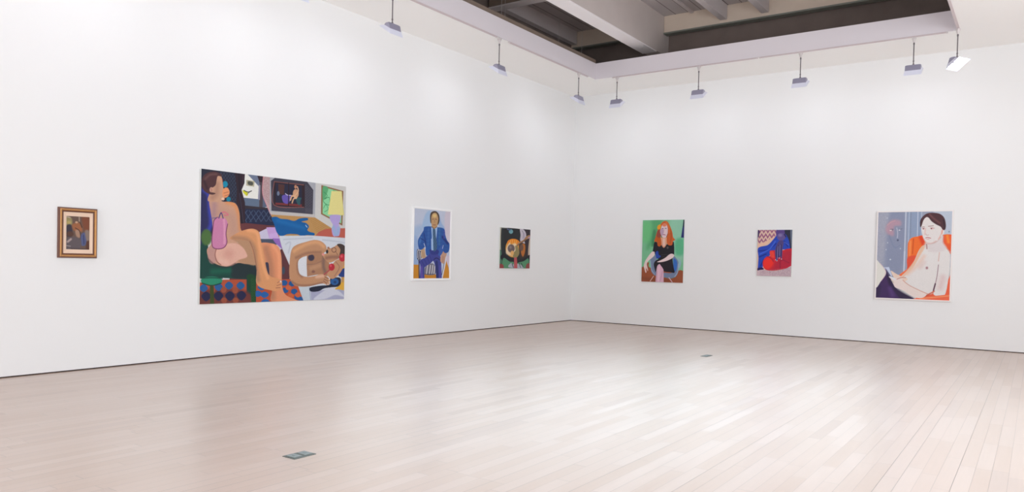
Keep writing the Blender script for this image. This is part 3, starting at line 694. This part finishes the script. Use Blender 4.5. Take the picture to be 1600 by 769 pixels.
    P('T3',(76,60,52),[(425,350),(415,240),(430,160),(480,125),(540,130),(590,190),(600,300),(580,370),(562,380),(575,260),(545,170),(500,155),(460,180),(440,240),(438,350)])
    E_('T3',(226,196,130),(505,210),(36,34),blur=20); Ln('T3',(112,80,60),[(455,282),(485,276)],9,blur=4); Ln('T3',(112,80,60),[(515,276),(548,282)],9,blur=4)
    Ln('T3',(150,108,76),[(500,290),(508,345)],8,blur=5); Ln('T3',(150,80,66),[(475,388),(525,388)],9,blur=5); Ln('T3',(150,110,84),[(450,420),(500,450),(550,420)],12,blur=8)
def painting4():
    P('P4',(40,42,46),[(60,60),(600,60),(600,720),(60,720)],s=0)
    P('P4',(176,170,150),[(80,80),(130,90),(135,300),(125,420),(85,440)],s=0); P('P4',(44,50,54),[(118,110),(140,100),(150,440),(120,430),(112,250)],blur=4)
    Ln('P4',(186,184,176),[(90,95),(180,100),(260,90),(370,108)],12,blur=4)
    P('P4',(84,128,104),[(85,440),(120,430),(130,600),(85,600)],blur=6)
    P('P4',(54,44,54),[(460,120),(540,120),(540,520),(470,500)],blur=6)
    P('P4',(200,180,160),[(520,240),(545,240),(540,420),(505,560),(500,400)],blur=5)
    E_('P4',(108,160,170),(252,155),(30,32),blur=4); Ln('P4',(90,100,140),[(200,120),(240,135)],14,blur=8)
    E_('P4',(228,160,70),(285,390),(105,130)); E_('P4',(240,140,40),(290,315),(88,58))
    P('P4',(240,216,180),[(215,340),(240,310),(260,340),(300,320),(330,330),(345,400),(350,500),(200,480),(190,400)],blur=14)
    for q in ([(240,330),(250,280)],[(270,330),(275,275)],[(300,330),(305,275)],[(325,330),(330,280)]): Ln('P4',(250,206,100),q,7,blur=3)
    E_('P4',(112,96,96),(260,395),(50,58),blur=8); E_('P4',(140,126,126),(250,380),(16,22),blur=6)
    P('P4',(150,136,92),[(315,360),(345,355),(372,420),(370,480),(330,530),(290,520),(290,460),(320,420)])
    E_('P4',(236,180,110),(275,460),(24,34),blur=10)
    P('P4',(60,48,44),[(370,340),(400,320),(470,330),(470,500),(390,530),(375,440)],blur=4)
    P('P4',(188,112,50),[(415,330),(455,340),(455,440),(425,510),(395,430)],blur=6); E_('P4',(112,84,72),(405,380),(26,50),blur=8)
    P('P4',(34,36,42),[(130,480),(220,510),(320,560),(430,540),(520,480),(530,560),(320,610),(130,560)],blur=4)
    P('P4',(86,146,108),[(160,530),(240,580),(300,590),(290,670),(150,670),(135,600)]); P('P4',(86,146,108),[(350,600),(440,570),(500,530),(510,600),(460,670),(350,670)])
    P('P4',(176,180,190),[(230,660),(260,600),(300,620),(380,610),(430,670)],blur=4)
    for q in ([(275,610),(295,660)],[(375,600),(395,660)],[(405,600),(430,650)]): Ln('P4',(40,44,54),q,10)
    P('P4',(192,88,92),[(303,520),(340,520),(348,600),(350,680),(303,680)],s=0)
    P('P4',(150,70,70),[(85,620),(150,625),(155,690),(85,690)],blur=6); P('P4',(150,80,76),[(480,610),(530,600),(530,680),(470,680)],blur=6)
    P('P4',(204,196,208),[(380,110),(430,120),(465,170),(468,230),(440,270),(455,320),(420,310),(385,280),(390,200)])
    Ln('P4',(60,60,72),[(410,140),(430,180),(425,250)],5,blur=3); Ln('P4',(176,160,190),[(440,180),(445,240)],16,blur=10)
    P('P4',(176,130,92),[(335,350),(360,310),(430,270),(470,220),(520,200),(525,240),(480,260),(440,295),(380,330),(345,362)])
    Ln('P4',(80,60,56),[(345,355),(400,310),(470,260)],6,blur=3); Ln('P4',(180,150,186),[(500,240),(528,225)],14,blur=4)
def painting5():
    P('T5',(124,192,148),[(-50,-50),(1100,-50),(1100,1500),(-50,1500)],s=0)
    P('T5',(150,206,176),[(640,40),(960,40),(960,900),(700,900)],blur=80)
    P('T5',(92,170,116),[(250,60),(470,60),(400,300),(330,500),(150,700),(200,300)],blur=80)
    P('T5',(112,196,130),[(60,100),(240,150),(200,500),(60,500)],blur=80)
    P('T5',(70,140,96),[(280,300),(340,300),(330,560),(250,620)],blur=30); P('T5',(96,186,140),[(780,500),(950,480),(950,800),(780,800)],blur=60)
    P('T5',(40,48,110),[(945,50),(975,50),(975,448),(893,440)],s=0); P('T5',(30,44,60),[(940,60),(960,60),(950,200),(930,200)],blur=6)
    P('B5',(158,84,54),[(-20,410),(60,400),(110,330),(190,300),(240,420),(800,470),(860,460),(1000,560),(1000,900),(-20,900)])
    Ln('B5',(126,66,46),[(80,640),(300,660),(600,690)],70,blur=50,al=.6)
    # chair
    P('B5',(120,134,164),[(215,240),(290,180),(340,160),(420,600),(500,520),(700,500),(700,180),(790,240),(820,340),(815,480),(770,590),(680,630),(560,620),(400,600),(300,560),(240,470),(235,330)])
    P('B5',(150,186,196),[(790,200),(850,250),(870,330),(840,420),(815,400),(820,300)],blur=10)
    P('B5',(56,110,190),[(705,230),(760,240),(790,330),(770,460),(735,490),(715,400)],blur=8)
    Ln('B5',(160,180,206),[(225,260),(250,450),(320,550)],14,blur=8); Ln('B5',(164,184,206),[(815,330),(800,500),(740,600)],14,blur=8)
    Ln('B5',(100,150,160),[(520,600),(640,640),(760,600)],8,blur=6)
    Ln('B5',(228,190,180),[(296,590),(225,695)],14); Ln('B5',(220,190,200),[(620,620),(690,715)],16)
    # dress
    P('T5',(38,34,44),[(310,550),(370,540),(470,600),(560,600),(700,540),(740,560),(748,840),(700,880),(680,1050),(400,1100),(400,900),(330,800),(270,790),(285,700)])
    P('B5',(36,32,40),[(440,-50),(700,-50),(690,220),(715,400),(735,515),(640,505),(500,480),(440,360),(380,340),(345,500),(315,430),(298,330),(340,260),(450,180)])
    Ln('B5',(90,80,84),[(450,140),(600,138)],5,blur=4); Ln('B5',(100,84,84),[(480,182),(560,178)],5,blur=4)
    P('B5',(40,72,170),[(330,90),(380,60),(400,140),(445,170),(380,220),(345,200)]); E_('T5',(96,84,84),(605,660),(22,26),blur=18)
    # arms
    P('B5',(238,214,212),[(240,90),(280,68),(310,90),(305,150),(250,210),(180,270),(150,340),(175,450),(170,480),(145,430),(135,440),(145,500),(125,515),(95,420),(85,380),(110,280),(170,180)])
    for q in ([(120,400),(135,490)],[(140,390),(165,470)]): Ln('B5',(206,150,140),q,5,blur=3)
    P('B5',(240,216,216),[(365,290),(450,250),(540,200),(610,140),(660,118),(710,130),(720,170),(670,220),(560,270),(440,295)])
    P('B5',(226,180,200),[(415,335),(370,380),(352,520),(350,800),(495,800),(505,500),(490,430),(440,360)])
    Ln('B5',(240,200,214),[(410,400),(400,690)],26,blur=18,clip=1); Ln('B5',(184,130,160),[(440,690),(480,480)],8,blur=5,clip=1); Ln('B5',(196,140,150),[(360,500),(356,700)],8,blur=5,clip=1)
    # neck, hair, face
    P('T5',(228,170,140),[(460,440),(590,440),(600,540),(520,665),(440,530)])
    Ln('T5',(240,206,196),[(520,480),(525,600)],40,blur=26,clip=1)
    P('T5',(206,96,44),[(470,110),(540,75),(600,100),(650,190),(700,320),(720,430),(765,490),(720,520),(700,600),(640,610),(590,570),(580,460),(600,330),(580,200),(480,170),(445,280),(450,430),(470,560),(440,630),(390,620),(370,540),(310,520),(335,430),(370,300),(420,200)])
    P('T5',(150,70,60),[(380,290),(440,280),(445,420),(400,450),(360,400)],blur=16); P('T5',(190,90,30),[(350,440),(440,460),(450,620),(400,610)],blur=16,al=.7)
    Ln('T5',(176,84,40),[(640,260),(680,400),(660,560)],26,blur=20); Ln('T5',(226,120,60),[(560,100),(620,200),(640,330)],24,blur=18)
    P('T5',(240,160,40),[(370,240),(380,180),(430,150),(450,170),(440,240),(400,260)],blur=8)
    P('T5',(232,206,212),[(455,230),(480,160),(530,130),(575,160),(600,240),(598,340),(570,420),(530,445),(480,420),(445,350),(436,290)])
    E_('T5',(228,130,96),(525,165),(46,34),blur=16); P('T5',(190,160,186),[(450,250),(500,250),(510,340),(470,400),(440,330)],blur=14)
    for q in ([(478,240),(502,240)],[(540,236),(570,240)]): Ln('T5',(84,60,96),q,12,blur=5)
    Ln('T5',(200,150,150),[(520,260),(515,330)],7,blur=5); Ln('T5',(156,80,110),[(500,380),(520,372),(548,384)],14,blur=6); Ln('T5',(110,60,50),[(450,380),(475,440)],10,blur=8); Ln('T5',(120,60,40),[(600,360),(575,430)],10,blur=8)
    Ln('T5',(200,110,90),[(450,520),(520,660),(592,530)],5,blur=4)
def painting6():
    P('P6',(230,196,176),[(60,40),(640,40),(640,760),(60,760)],s=0)
    Pat('P6',(140,60,120),[(100,60),(370,60),(370,160),(290,220),(130,260),(100,240)],'zig',52)
    P('P6',(70,50,100),[(100,90),(140,90),(130,160),(110,200)],blur=6)
    P('P6',(242,196,170),[(100,270),(180,250),(300,190),(360,160),(240,260),(130,310)],blur=8)
    P('P6',(96,72,140),[(358,60),(480,60),(480,150),(360,160)],s=0)
    P('P6',(46,48,68),[(470,60),(600,60),(600,360),(540,330),(480,180)],s=0); P('P6',(110,120,140),[(550,70),(600,70),(600,340),(570,340)],blur=6)
    P('P6',(40,74,190),[(125,320),(250,280),(320,210),(375,150),(470,130),(520,190),(545,280),(540,345),(450,340),(330,380),(270,430),(210,490),(180,590),(125,625),(130,450)])
    for q in ([(130,360),(260,340),(360,260)],[(140,440),(230,400)],[(470,230),(520,300)],[(160,560),(200,470)]): Ln('P6',(26,40,130),q,12,blur=8,clip=1)
    Ln('P6',(70,110,230),[(150,400),(280,330),(350,230)],14,blur=12,clip=1); Ln('P6',(90,110,210),[(470,240),(530,280)],8,blur=6,clip=1)
    P('P6',(40,30,90),[(120,590),(180,580),(200,605),(130,630)],blur=6)
    P('P6',(214,40,56),[(190,500),(230,440),(290,420),(280,360),(340,350),(450,350),(520,330),(590,350),(590,560),(480,600),(330,622),(240,615),(195,570)])
    P('P6',(246,50,44),[(195,500),(240,450),(300,460),(330,530),(270,600),(210,580)],blur=20); P('P6',(240,70,60),[(280,370),(330,370),(340,450),(290,430)],blur=10)
    P('P6',(176,36,66),[(430,400),(590,360),(590,550),(400,600),(330,600)],blur=40,al=.7); Ln('P6',(130,24,60),[(420,590),(430,480),(540,520)],10,blur=10,al=.7)
    Ln('P6',(120,30,60),[(250,430),(300,460),(330,500)],7,blur=6,al=.8)
    P('P6',(214,190,196),[(100,640),(190,610),(330,630),(480,605),(600,560),(600,760),(90,760)]); Pat('P6',(150,120,140),[(150,620),(590,580),(590,700),(150,690)],'speckle',14,.6)
    E_('P6',(104,88,150),(430,170),(58,52),blur=3); E_('P6',(140,124,176),(415,150),(26,20),blur=16); Ln('P6',(50,36,80),[(470,140),(490,170)],14,blur=6)
    P('P6',(84,70,130),[(395,230),(460,230),(450,330),(440,470),(420,430),(405,460),(395,440),(380,490),(360,470),(350,340)])
    for q in ([(375,300),(365,460)],[(400,280),(395,440)],[(430,270),(430,430)]): Ln('P6',(46,40,86),q,7,blur=3)
    for q in ([(388,300),(380,460)],[(415,280),(412,420)]): Ln('P6',(150,144,196),q,5,blur=3)
    for c in ((358,478),(378,490),(437,468),(408,455)): E_('P6',(226,220,232),c,(6,7),blur=3)
def painting1():
    P('P1',(106,84,74),[(140,180),(460,180),(460,610),(140,610)],s=0)
    P('P1',(150,140,96),[(170,215),(230,230),(235,310),(170,320)],blur=14); E_('P1',(180,160,100),(200,280),(26,20),blur=14)
    Ln('P1',(190,170,160),[(175,215),(215,225)],10,blur=6); P('P1',(60,52,64),[(172,320),(230,310),(240,430),(200,450),(172,420)],blur=12)
    P('P1',(160,100,66),[(240,300),(320,280),(350,330),(350,380),(260,370)],blur=16); E_('P1',(200,160,130),(288,275),(16,12),blur=6)
    P('P1',(170,134,112),[(275,370),(320,370),(330,450),(290,440)],blur=10); Ln('P1',(48,36,36),[(275,340),(320,370),(335,430),(320,480),(270,460)],7,blur=5)
    P('P1',(126,72,50),[(350,215),(435,215),(435,360),(380,370)],blur=20); Ln('P1',(190,170,150),[(318,215),(320,260)],9,blur=6); Ln('P1',(70,44,36),[(330,280),(350,330)],10,blur=6)
    P('P1',(84,92,134),[(345,410),(385,390),(405,450),(395,530),(350,540),(335,480)],blur=10); Ln('P1',(50,54,90),[(370,420),(375,520)],8,blur=6)
    P('P1',(140,120,110),[(385,370),(435,370),(435,480),(405,480)],blur=14); P('P1',(96,86,90),[(175,460),(330,460),(320,590),(175,590)],blur=20)
    Ln('P1',(180,160,156),[(190,500),(225,470)],22,blur=12); Ln('P1',(170,160,160),[(175,545),(220,550)],8,blur=6); E_('P1',(90,60,50),(215,410),(40,30),blur=14)
    P('P1',(90,56,44),[(405,500),(438,490),(438,590),(400,590)],blur=14); Ln('P1',(70,56,60),[(230,580),(400,585)],16,blur=10)
SP={ # name: func, corners px TL TR BL BR on the painted surface, wall, plane offset
'big':(painting2,[(314,265.5),(539.5,290),(312.5,475.8),(538.5,467)],'L',.035),
'right':(painting7,[(1372,331.5),(1488,330.8),(1369,465),(1483,470)],'R',.035),
'suit':(painting3,[(647.2,326),(703.6,330.1),(645.3,435.7),(702.2,435.0)],'L',.025),
'skull':(painting4,[(781,355.5),(828.6,358.5),(781,419.7),(827.7,419.1)],'L',.03),
'red':(painting5,[(1003.7,344),(1068.7,343.5),(1003,440),(1067.6,442.2)],'R',.03),
'blue':(painting6,[(1183.8,359.4),(1237.3,359.1),(1182.6,430.7),(1236.7,432.5)],'R',.03),
'small':(painting1,[(103.3,338),(139.9,338.4),(103.2,390),(139.7,390)],'L',.02),
}
def homog(src,dst):
    A=[]
    for (x,y),(u,v) in zip(src,dst):
        A.append([x,y,1,0,0,0,-u*x,-u*y,-u]); A.append([0,0,0,x,y,1,-v*x,-v*y,-v])
    return np.linalg.svd(np.array(A,float))[2][-1].reshape(3,3)

def sketch(n):
    """strokes of picture n in mm from its top left corner"""
    fn, cor, wall, d = SP[n]
    s0, s1, z0, z1, d = RECT[n]
    W, H = s1 - s0, z1 - z0
    Hm = homog(cor, [(0, 0), (1000 * W, 0), (0, 1000 * H), (1000 * W, 1000 * H)])
    ops.clear(); fn(); L = []
    def tomm(q):
        v = np.array([(p[0], p[1], 1) for p in q], float) @ Hm.T
        return v[:, :2] / v[:, 2:]
    for op in ops:
        x0, y0, sc = FR[op[1]]
        base = [(p[0] / sc + x0, p[1] / sc + y0) for p in op[3]]
        c = base[0]; e = tomm([c, (c[0] + 1, c[1]), (c[0], c[1] + 1)])
        u, v = e[1] - e[0], e[2] - e[0]
        ls = math.sqrt(abs(u[0] * v[1] - u[1] * v[0])) / sc
        pts = tomm(base); col = np.array(op[2], float) / 255
        if op[0] == 'P': L.append(('P', col, pts, op[4] * ls, op[5], op[6], op[7]))
        elif op[0] == 'L': L.append(('L', col, pts, op[4] * ls, op[5] * ls, op[6], op[7], op[8]))
        elif op[6] > 0: L.append(('T', col, pts, op[4], op[5] * ls, op[6]))
    return L


def smooth_loop(p, closed=True, n=5):
    k = len(p)
    if k < 3: return p
    out = []
    rng = range(k) if closed else range(k - 1)
    for i in rng:
        if closed: p0, p1, p2, p3 = p[i - 1], p[i], p[(i + 1) % k], p[(i + 2) % k]
        else: p0, p1, p2, p3 = p[max(i - 1, 0)], p[i], p[i + 1], p[min(i + 2, k - 1)]
        for j in range(n):
            t = j / n
            out.append(.5 * (2 * p1 + (p2 - p0) * t + (2 * p0 - 5 * p1 + 4 * p2 - p3) * t * t + (3 * p1 - p0 - 3 * p2 + p3) * t ** 3))
    if not closed: out.append(p[-1])
    return np.array(out)
def seg_dist(X, Y, p, closed):
    d = np.full(X.shape, 1e9)
    k = len(p)
    for i in range(k if closed else k - 1):
        a, b = p[i], p[(i + 1) % k]; ab = b - a; L2 = ab @ ab + 1e-9
        t = np.clip(((X - a[0]) * ab[0] + (Y - a[1]) * ab[1]) / L2, 0, 1)
        np.minimum(d, (X - a[0] - t * ab[0]) ** 2 + (Y - a[1] - t * ab[1]) ** 2, out=d)
    return np.sqrt(d)
def inside(X, Y, p):
    c = np.zeros(X.shape, bool); k = len(p)
    for i in range(k):
        (x0, y0), (x1, y1) = p[i], p[(i + 1) % k]
        if y0 == y1: continue
        c ^= ((Y < y0) != (Y < y1)) & (X < (x1 - x0) * (Y - y0) / (y1 - y0) + x0)
    return c
def paint(ops, W, H, cell):
    """W, H in mm; returns colour grid (ny+1, nx+1, 3), linear; row 0 is the top"""
    nx, ny = int(round(W / cell)), int(round(H / cell))
    X, Y = np.meshgrid(np.linspace(0, W, nx + 1), np.linspace(0, H, ny + 1))
    C = np.full(X.shape + (3,), .8); last = np.ones(X.shape)
    rs = np.random.RandomState(7)
    noise = rs.rand(*X.shape)
    for o in ops:
        col, pts = o[1], o[2]
        if o[0] == 'P':
            blur, s, clip, al = float(o[3]), int(o[4]), int(o[5]), float(o[6]); mar = blur + cell
            if s: pts = smooth_loop(pts)
        elif o[0] == 'L':
            w, blur, s, clip, al = float(o[3]), float(o[4]), int(o[5]), int(o[6]), float(o[7]); mar = w + blur + cell
            if s: pts = smooth_loop(pts, False)
        else:
            mar = cell
        lo = pts.min(0) - mar; hi = pts.max(0) + mar
        i0, i1 = np.searchsorted(Y[:, 0], [lo[1], hi[1]]); j0, j1 = np.searchsorted(X[0], [lo[0], hi[0]])
        if i1 <= i0 or j1 <= j0:
            if o[0] == 'P' and not clip: last = np.zeros(X.shape)
            continue
        xs, ys = X[i0:i1, j0:j1], Y[i0:i1, j0:j1]
        if o[0] == 'P':
            d = seg_dist(xs, ys, pts, True); sd = np.where(inside(xs, ys, pts), -d, d); hw = max(blur, cell * .7) / 2 * 1.6
            a = np.clip(.5 - sd / (2 * hw), 0, 1); a = a * a * (3 - 2 * a)
            if clip: a = a * last[i0:i1, j0:j1]
            elif blur < 12: last = np.zeros(X.shape); last[i0:i1, j0:j1] = a
            a = a * al
        elif o[0] == 'L':
            d = seg_dist(xs, ys, pts, False) - w / 2; hw = max(blur, cell * .7) / 2 * 1.6
            a = np.clip(.5 - d / (2 * hw), 0, 1); a = a * a * (3 - 2 * a)
            if w < cell: a = a * w / cell
            if clip: a = a * last[i0:i1, j0:j1]
            a = a * al
        else:
            kind, per, al = o[3], float(o[4]), float(o[5]); m = inside(xs, ys, pts); nz = noise[i0:i1, j0:j1]
            if kind == 'diamond':
                u = np.abs(((xs + .8 * ys) / per) % 1 - .5); v = np.abs(((xs - .8 * ys) / per) % 1 - .5); a = np.clip((np.maximum(u, v) - .36) * 9, 0, 1) * (.45 + .55 * nz)
            elif kind == 'speckle': a = (nz > .62) * 1.0
            elif kind == 'brick':
                r = np.floor(ys / (per * .6)); u = np.abs((xs / (per * 1.6) + .5 * (r % 2)) % 1 - .5); v = np.abs((ys / (per * .6)) % 1 - .5); a = ((u > .42) | (v > .36)) * .8
            elif kind == 'stripe': a = (np.abs(((xs * .5 + ys) / per) % 1 - .5) < .12) * 1.0
            else:
                tri = np.abs((xs / per) % 1 - .5) * 2; a = (np.abs(((ys + tri * per * .9) / (per * 1.3)) % 1 - .5) < .24) * (.5 + .5 * nz)
            a = a * m * al
        a = a[..., None]
        C[i0:i1, j0:j1] = C[i0:i1, j0:j1] * (1 - a) + col * a
    C *= 1 + (rs.rand(*X.shape)[..., None] - .5) * .05
    C = np.clip(C, 0, 1)
    PIG = .86
    return PIG * np.where(C <= .04045, C / 12.92, ((C + .055) / 1.055) ** 2.4)

paint_mat = bpy.data.materials.new('oil_paint'); paint_mat.use_nodes = True
_nt = paint_mat.node_tree; _b = _nt.nodes['Principled BSDF']
_a = _nt.nodes.new('ShaderNodeAttribute'); _a.attribute_name = 'pigment'; _nt.links.new(_a.outputs['Color'], _b.inputs['Base Color'])
_b.inputs['Roughness'].default_value = .55; _b.inputs['Specular IOR Level'].default_value = .25

def painted_surface(art, wall, s0, s1, z0, z1, d, cell, parent, name='painted_surface'):
    W, H = (s1 - s0) * 1000, (z1 - z0) * 1000
    C = paint(sketch(art), W, H, cell); ny, nx = C.shape[0] - 1, C.shape[1] - 1
    s, z = np.meshgrid(np.linspace(0, s1 - s0, nx + 1), np.linspace(z1 - z0, 0, ny + 1))
    co = np.zeros((ny + 1, nx + 1, 3)); co[..., 2] = z
    if wall == 'L': co[..., 1] = s; co[..., 0] = d
    else: co[..., 0] = s; co[..., 1] = -d
    idx = np.arange((ny + 1) * (nx + 1)).reshape(ny + 1, nx + 1)
    f = np.stack([idx[1:, :-1], idx[1:, 1:], idx[:-1, 1:], idx[:-1, :-1]], -1).reshape(-1)
    me = bpy.data.meshes.new(name); me.vertices.add(co.size // 3); me.vertices.foreach_set('co', co.ravel())
    me.loops.add(f.size); me.loops.foreach_set('vertex_index', f.astype(np.int32)); me.polygons.add(f.size // 4)
    me.polygons.foreach_set('loop_start', np.arange(0, f.size, 4, dtype=np.int32))
    me.update(calc_edges=True); me.validate()
    at = me.color_attributes.new('pigment', 'FLOAT_COLOR', 'POINT')
    at.data.foreach_set('color', np.concatenate([C, np.ones(C.shape[:2] + (1,))], -1).ravel().astype(np.float32))
    me.materials.append(paint_mat)
    o = bpy.data.objects.new(name, me); COL.objects.link(o); o.parent = parent
    return o

def ring(bm, wall, W, H, prof):
    """mitred moulding; prof = (inset from the outer edge, depth from the wall)"""
    def pt(s, z, d): return (d, s, z) if wall == 'L' else (s, -d, z)
    loops = []
    for ins, d in prof:
        loops.append([bm.verts.new(pt(*q, d)) for q in ((ins, ins), (W - ins, ins), (W - ins, H - ins), (ins, H - ins))])
    loops.append(loops[0])
    for A, B in zip(loops, loops[1:]):
        for i in range(4): bm.faces.new((A[i], A[(i + 1) % 4], B[(i + 1) % 4], B[i]))

def painting(label, art, wall, s0, s1, z0, z1, d, cell, frame=None, bk=None):
    """s0..z1: the painted face"""
    loc = (0, s0, z0) if wall == 'L' else (s0, 0, z0)
    t = thing('painting', label, 'painting', loc)
    W, H = s1 - s0, z1 - z0
    lo, hi = ((.004, 0, 0), (d - .001, W, H)) if wall == 'L' else ((0, -d + .001, 0), (W, -.004, H))
    box_obj('canvas', lo, hi, M['canvas'], t)
    painted_surface(art, wall, s0, s1, z0, z1, d, cell, t)
    return t
B = .0
for n, lab, cell in (('big', 'large unframed painting of a seated nude on a green chair beside a reclining figure', 5.0),
                     ('skull', 'small dark unframed painting with an orange disc and a white sleeve, left of the corner', 5.0),
                     ('red', 'unframed portrait of a red-haired woman in a black dress on green', 5.0),
                     ('blue', 'small unframed painting of a blue cloak and red cushion shapes with a violet hand', 5.0)):
    s0, s1, z0, z1, d = RECT[n]
    painting(lab, n, 'L' if n in ('big', 'skull') else 'R', s0, s1, z0, z1, d, cell)

# white framed suit portrait
s0, s1, z0, z1, d = RECT['suit']
t = painting('white-framed portrait of a seated man in a blue suit and tie', 'suit', 'L', s0, s1, z0, z1, d, 5.0)
bw = .035
bm = bmesh.new(); ring(bm, 'L', s1 - s0 + 2 * bw, z1 - z0 + 2 * bw, [(0, 0), (0, .038), (.003, .04), (bw - .006, .04), (bw - .004, .038), (bw - .004, .028), (bw + .003, .0265), (bw + .003, 0)])
f = obj('frame', bm, M['whiteframe'], t); f.location = (0, -bw, -bw); f['label'] = 'white box frame'

# pale thin frame of the right-hand figure painting
s0, s1, z0, z1, d = RECT['right']
t = painting('thin pale-framed painting of a bare-chested dark-haired figure on an orange chair', 'right', 'R', s0, s1, z0, z1, d, 5.0)
bw = .022
bm = bmesh.new(); ring(bm, 'R', s1 - s0 + 2 * bw, z1 - z0 + 2 * bw, [(0, 0), (0, .037), (.002, .039), (bw - .002, .039), (bw, .037), (bw, 0)])
f = obj('frame', bm, M['pale'], t); f.location = (-bw, 0, -bw); f['label'] = 'thin pale frame'

# little gilt-framed picture
s0, s1, z0, z1, d = RECT['small']
t = painting('small gilt-framed dark picture with cream liner at the far left', 'small', 'L', s0, s1, z0, z1, d, 3.0)
ox, oz = .084, .095; W_, H_ = s1 - s0 + 2 * ox, z1 - z0 + 2 * oz
M['dark'] = mat('dark_brown_moulding', (104, 64, 48), .5, var=.1, vscale=20)
bm = bmesh.new(); ring(bm, 'L', W_, H_, [(0, 0), (0, .024), (.008, .035), (.014, .035), (.014, 0)]); f = obj('outer_moulding', bm, M['dark'], t); f.location = (0, -ox, -oz); f['label'] = 'dark brown outer edge of the frame'
bm = bmesh.new(); ring(bm, 'L', W_, H_, [(.014, 0), (.014, .038), (.020, .045), (.030, .043), (.036, .034), (.036, 0)]); f = obj('gilt_moulding', bm, M['gold'], t); f.location = (0, -ox, -oz); f['label'] = 'bronze gilt moulding'
bm = bmesh.new(); ring(bm, 'L', W_, H_, [(.036, 0), (.036, .031), (.041, .033), (.051, .030), (.051, 0)]); f = obj('inner_moulding', bm, M['dark'], t); f.location = (0, -ox, -oz); f['label'] = 'dark brown inner moulding'
bm = bmesh.new()
def frame_liner(bm):
    def pt(s, z, dd): return (dd, s, z)
    A = [(.051, .051), (W_ - .051, .051), (W_ - .051, H_ - .051), (.051, H_ - .051)]
    Bq = [(ox + .001, oz + .001), (W_ - ox - .001, oz + .001), (W_ - ox - .001, H_ - oz - .001), (ox + .001, H_ - oz - .001)]
    lv = []
    for P_, dd in ((A, 0), (A, .028), (Bq, .0225), (Bq, .021)):
        lv.append([bm.verts.new(pt(*q, dd)) for q in P_])
    for U, V_ in zip(lv, lv[1:]):
        for i in range(4): bm.faces.new((U[i], U[(i + 1) % 4], V_[(i + 1) % 4], V_[i]))
frame_liner(bm); f = obj('liner', bm, M['liner'], t); f.location = (0, -ox, -oz); f['label'] = 'cream liner'

# ------------------------------------------------------------------ sky and added fill light
world = bpy.data.worlds.new('sky'); scene.world = world; world.use_nodes = True
bg = world.node_tree.nodes['Background']; bg.inputs['Color'].default_value = (.86, .93, 1, 1); bg.inputs['Strength'].default_value = 1.0
def add_roof_fill():
    l = bpy.data.lights.new('added_roof_fill', 'AREA'); l.shape = 'RECTANGLE'; l.size = KX1 - KX0 - .12; l.size_y = KY1 - KY0 - .12; l.energy = ROOF_FILL; l.color = (.45, .74, 1); l.spread = math.radians(84)  # unseen lamp added for the blue-white sheen on the floor
    o = bpy.data.objects.new('added_roof_fill', l); COL.objects.link(o); o.location = ((KX0 + KX1) / 2, (KY0 + KY1) / 2, DECK + .12)
add_roof_fill()
def added_fill(loc, rot, w, power):
    l = bpy.data.lights.new('added_fill', 'AREA'); l.shape = 'RECTANGLE'; l.size = w; l.size_y = WZ1 - WZ0; l.energy = power; l.color = (.93, .965, 1)  # unseen area lamp set in an added window as general fill
    o = bpy.data.objects.new('added_fill', l); COL.objects.link(o); o.location = loc; o.rotation_euler = rot
for a, b_ in wins: added_fill(((a + b_) / 2, RY - .03, (WZ0 + WZ1) / 2), (math.radians(90), 0, 0), b_ - a, FILL)
for a, b_ in sw: added_fill((RX + .03, (a + b_) / 2, (WZ0 + WZ1) / 2), (math.radians(90), 0, math.radians(90)), b_ - a, FILL_SIDE)

# ------------------------------------------------------------------ camera
cam = bpy.data.cameras.new('camera'); co = bpy.data.objects.new('camera', cam); COL.objects.link(co); scene.camera = co
cam.sensor_width = 36; cam.sensor_fit = 'HORIZONTAL'; cam.lens = 1178.1 / 1600 * 36
cam.shift_y = (431.6 - 384.5) / 1600; cam.clip_start = .05; cam.clip_end = 200
yaw, pitch, roll = .6085, -.0195, .0221
fw = Vector((-math.sin(yaw) * math.cos(pitch), math.cos(yaw) * math.cos(pitch), math.sin(pitch)))
r = Vector((math.cos(yaw), math.sin(yaw), 0)); u = r.cross(fw)
r2 = math.cos(roll) * r + math.sin(roll) * u; u2 = -math.sin(roll) * r + math.cos(roll) * u
co.matrix_world = Matrix(((r2.x, u2.x, -fw.x, 8.9282), (r2.y, u2.y, -fw.y, -15.2586), (r2.z, u2.z, -fw.z, 1.35), (0, 0, 0, 1)))
vs = scene.view_settings; vs.view_transform = 'Standard'; vs.look = 'None'; vs.gamma = 1; vs.use_curve_mapping = False; vs.exposure = EXPO
scene.cycles.max_bounces = 12; scene.cycles.diffuse_bounces = 6
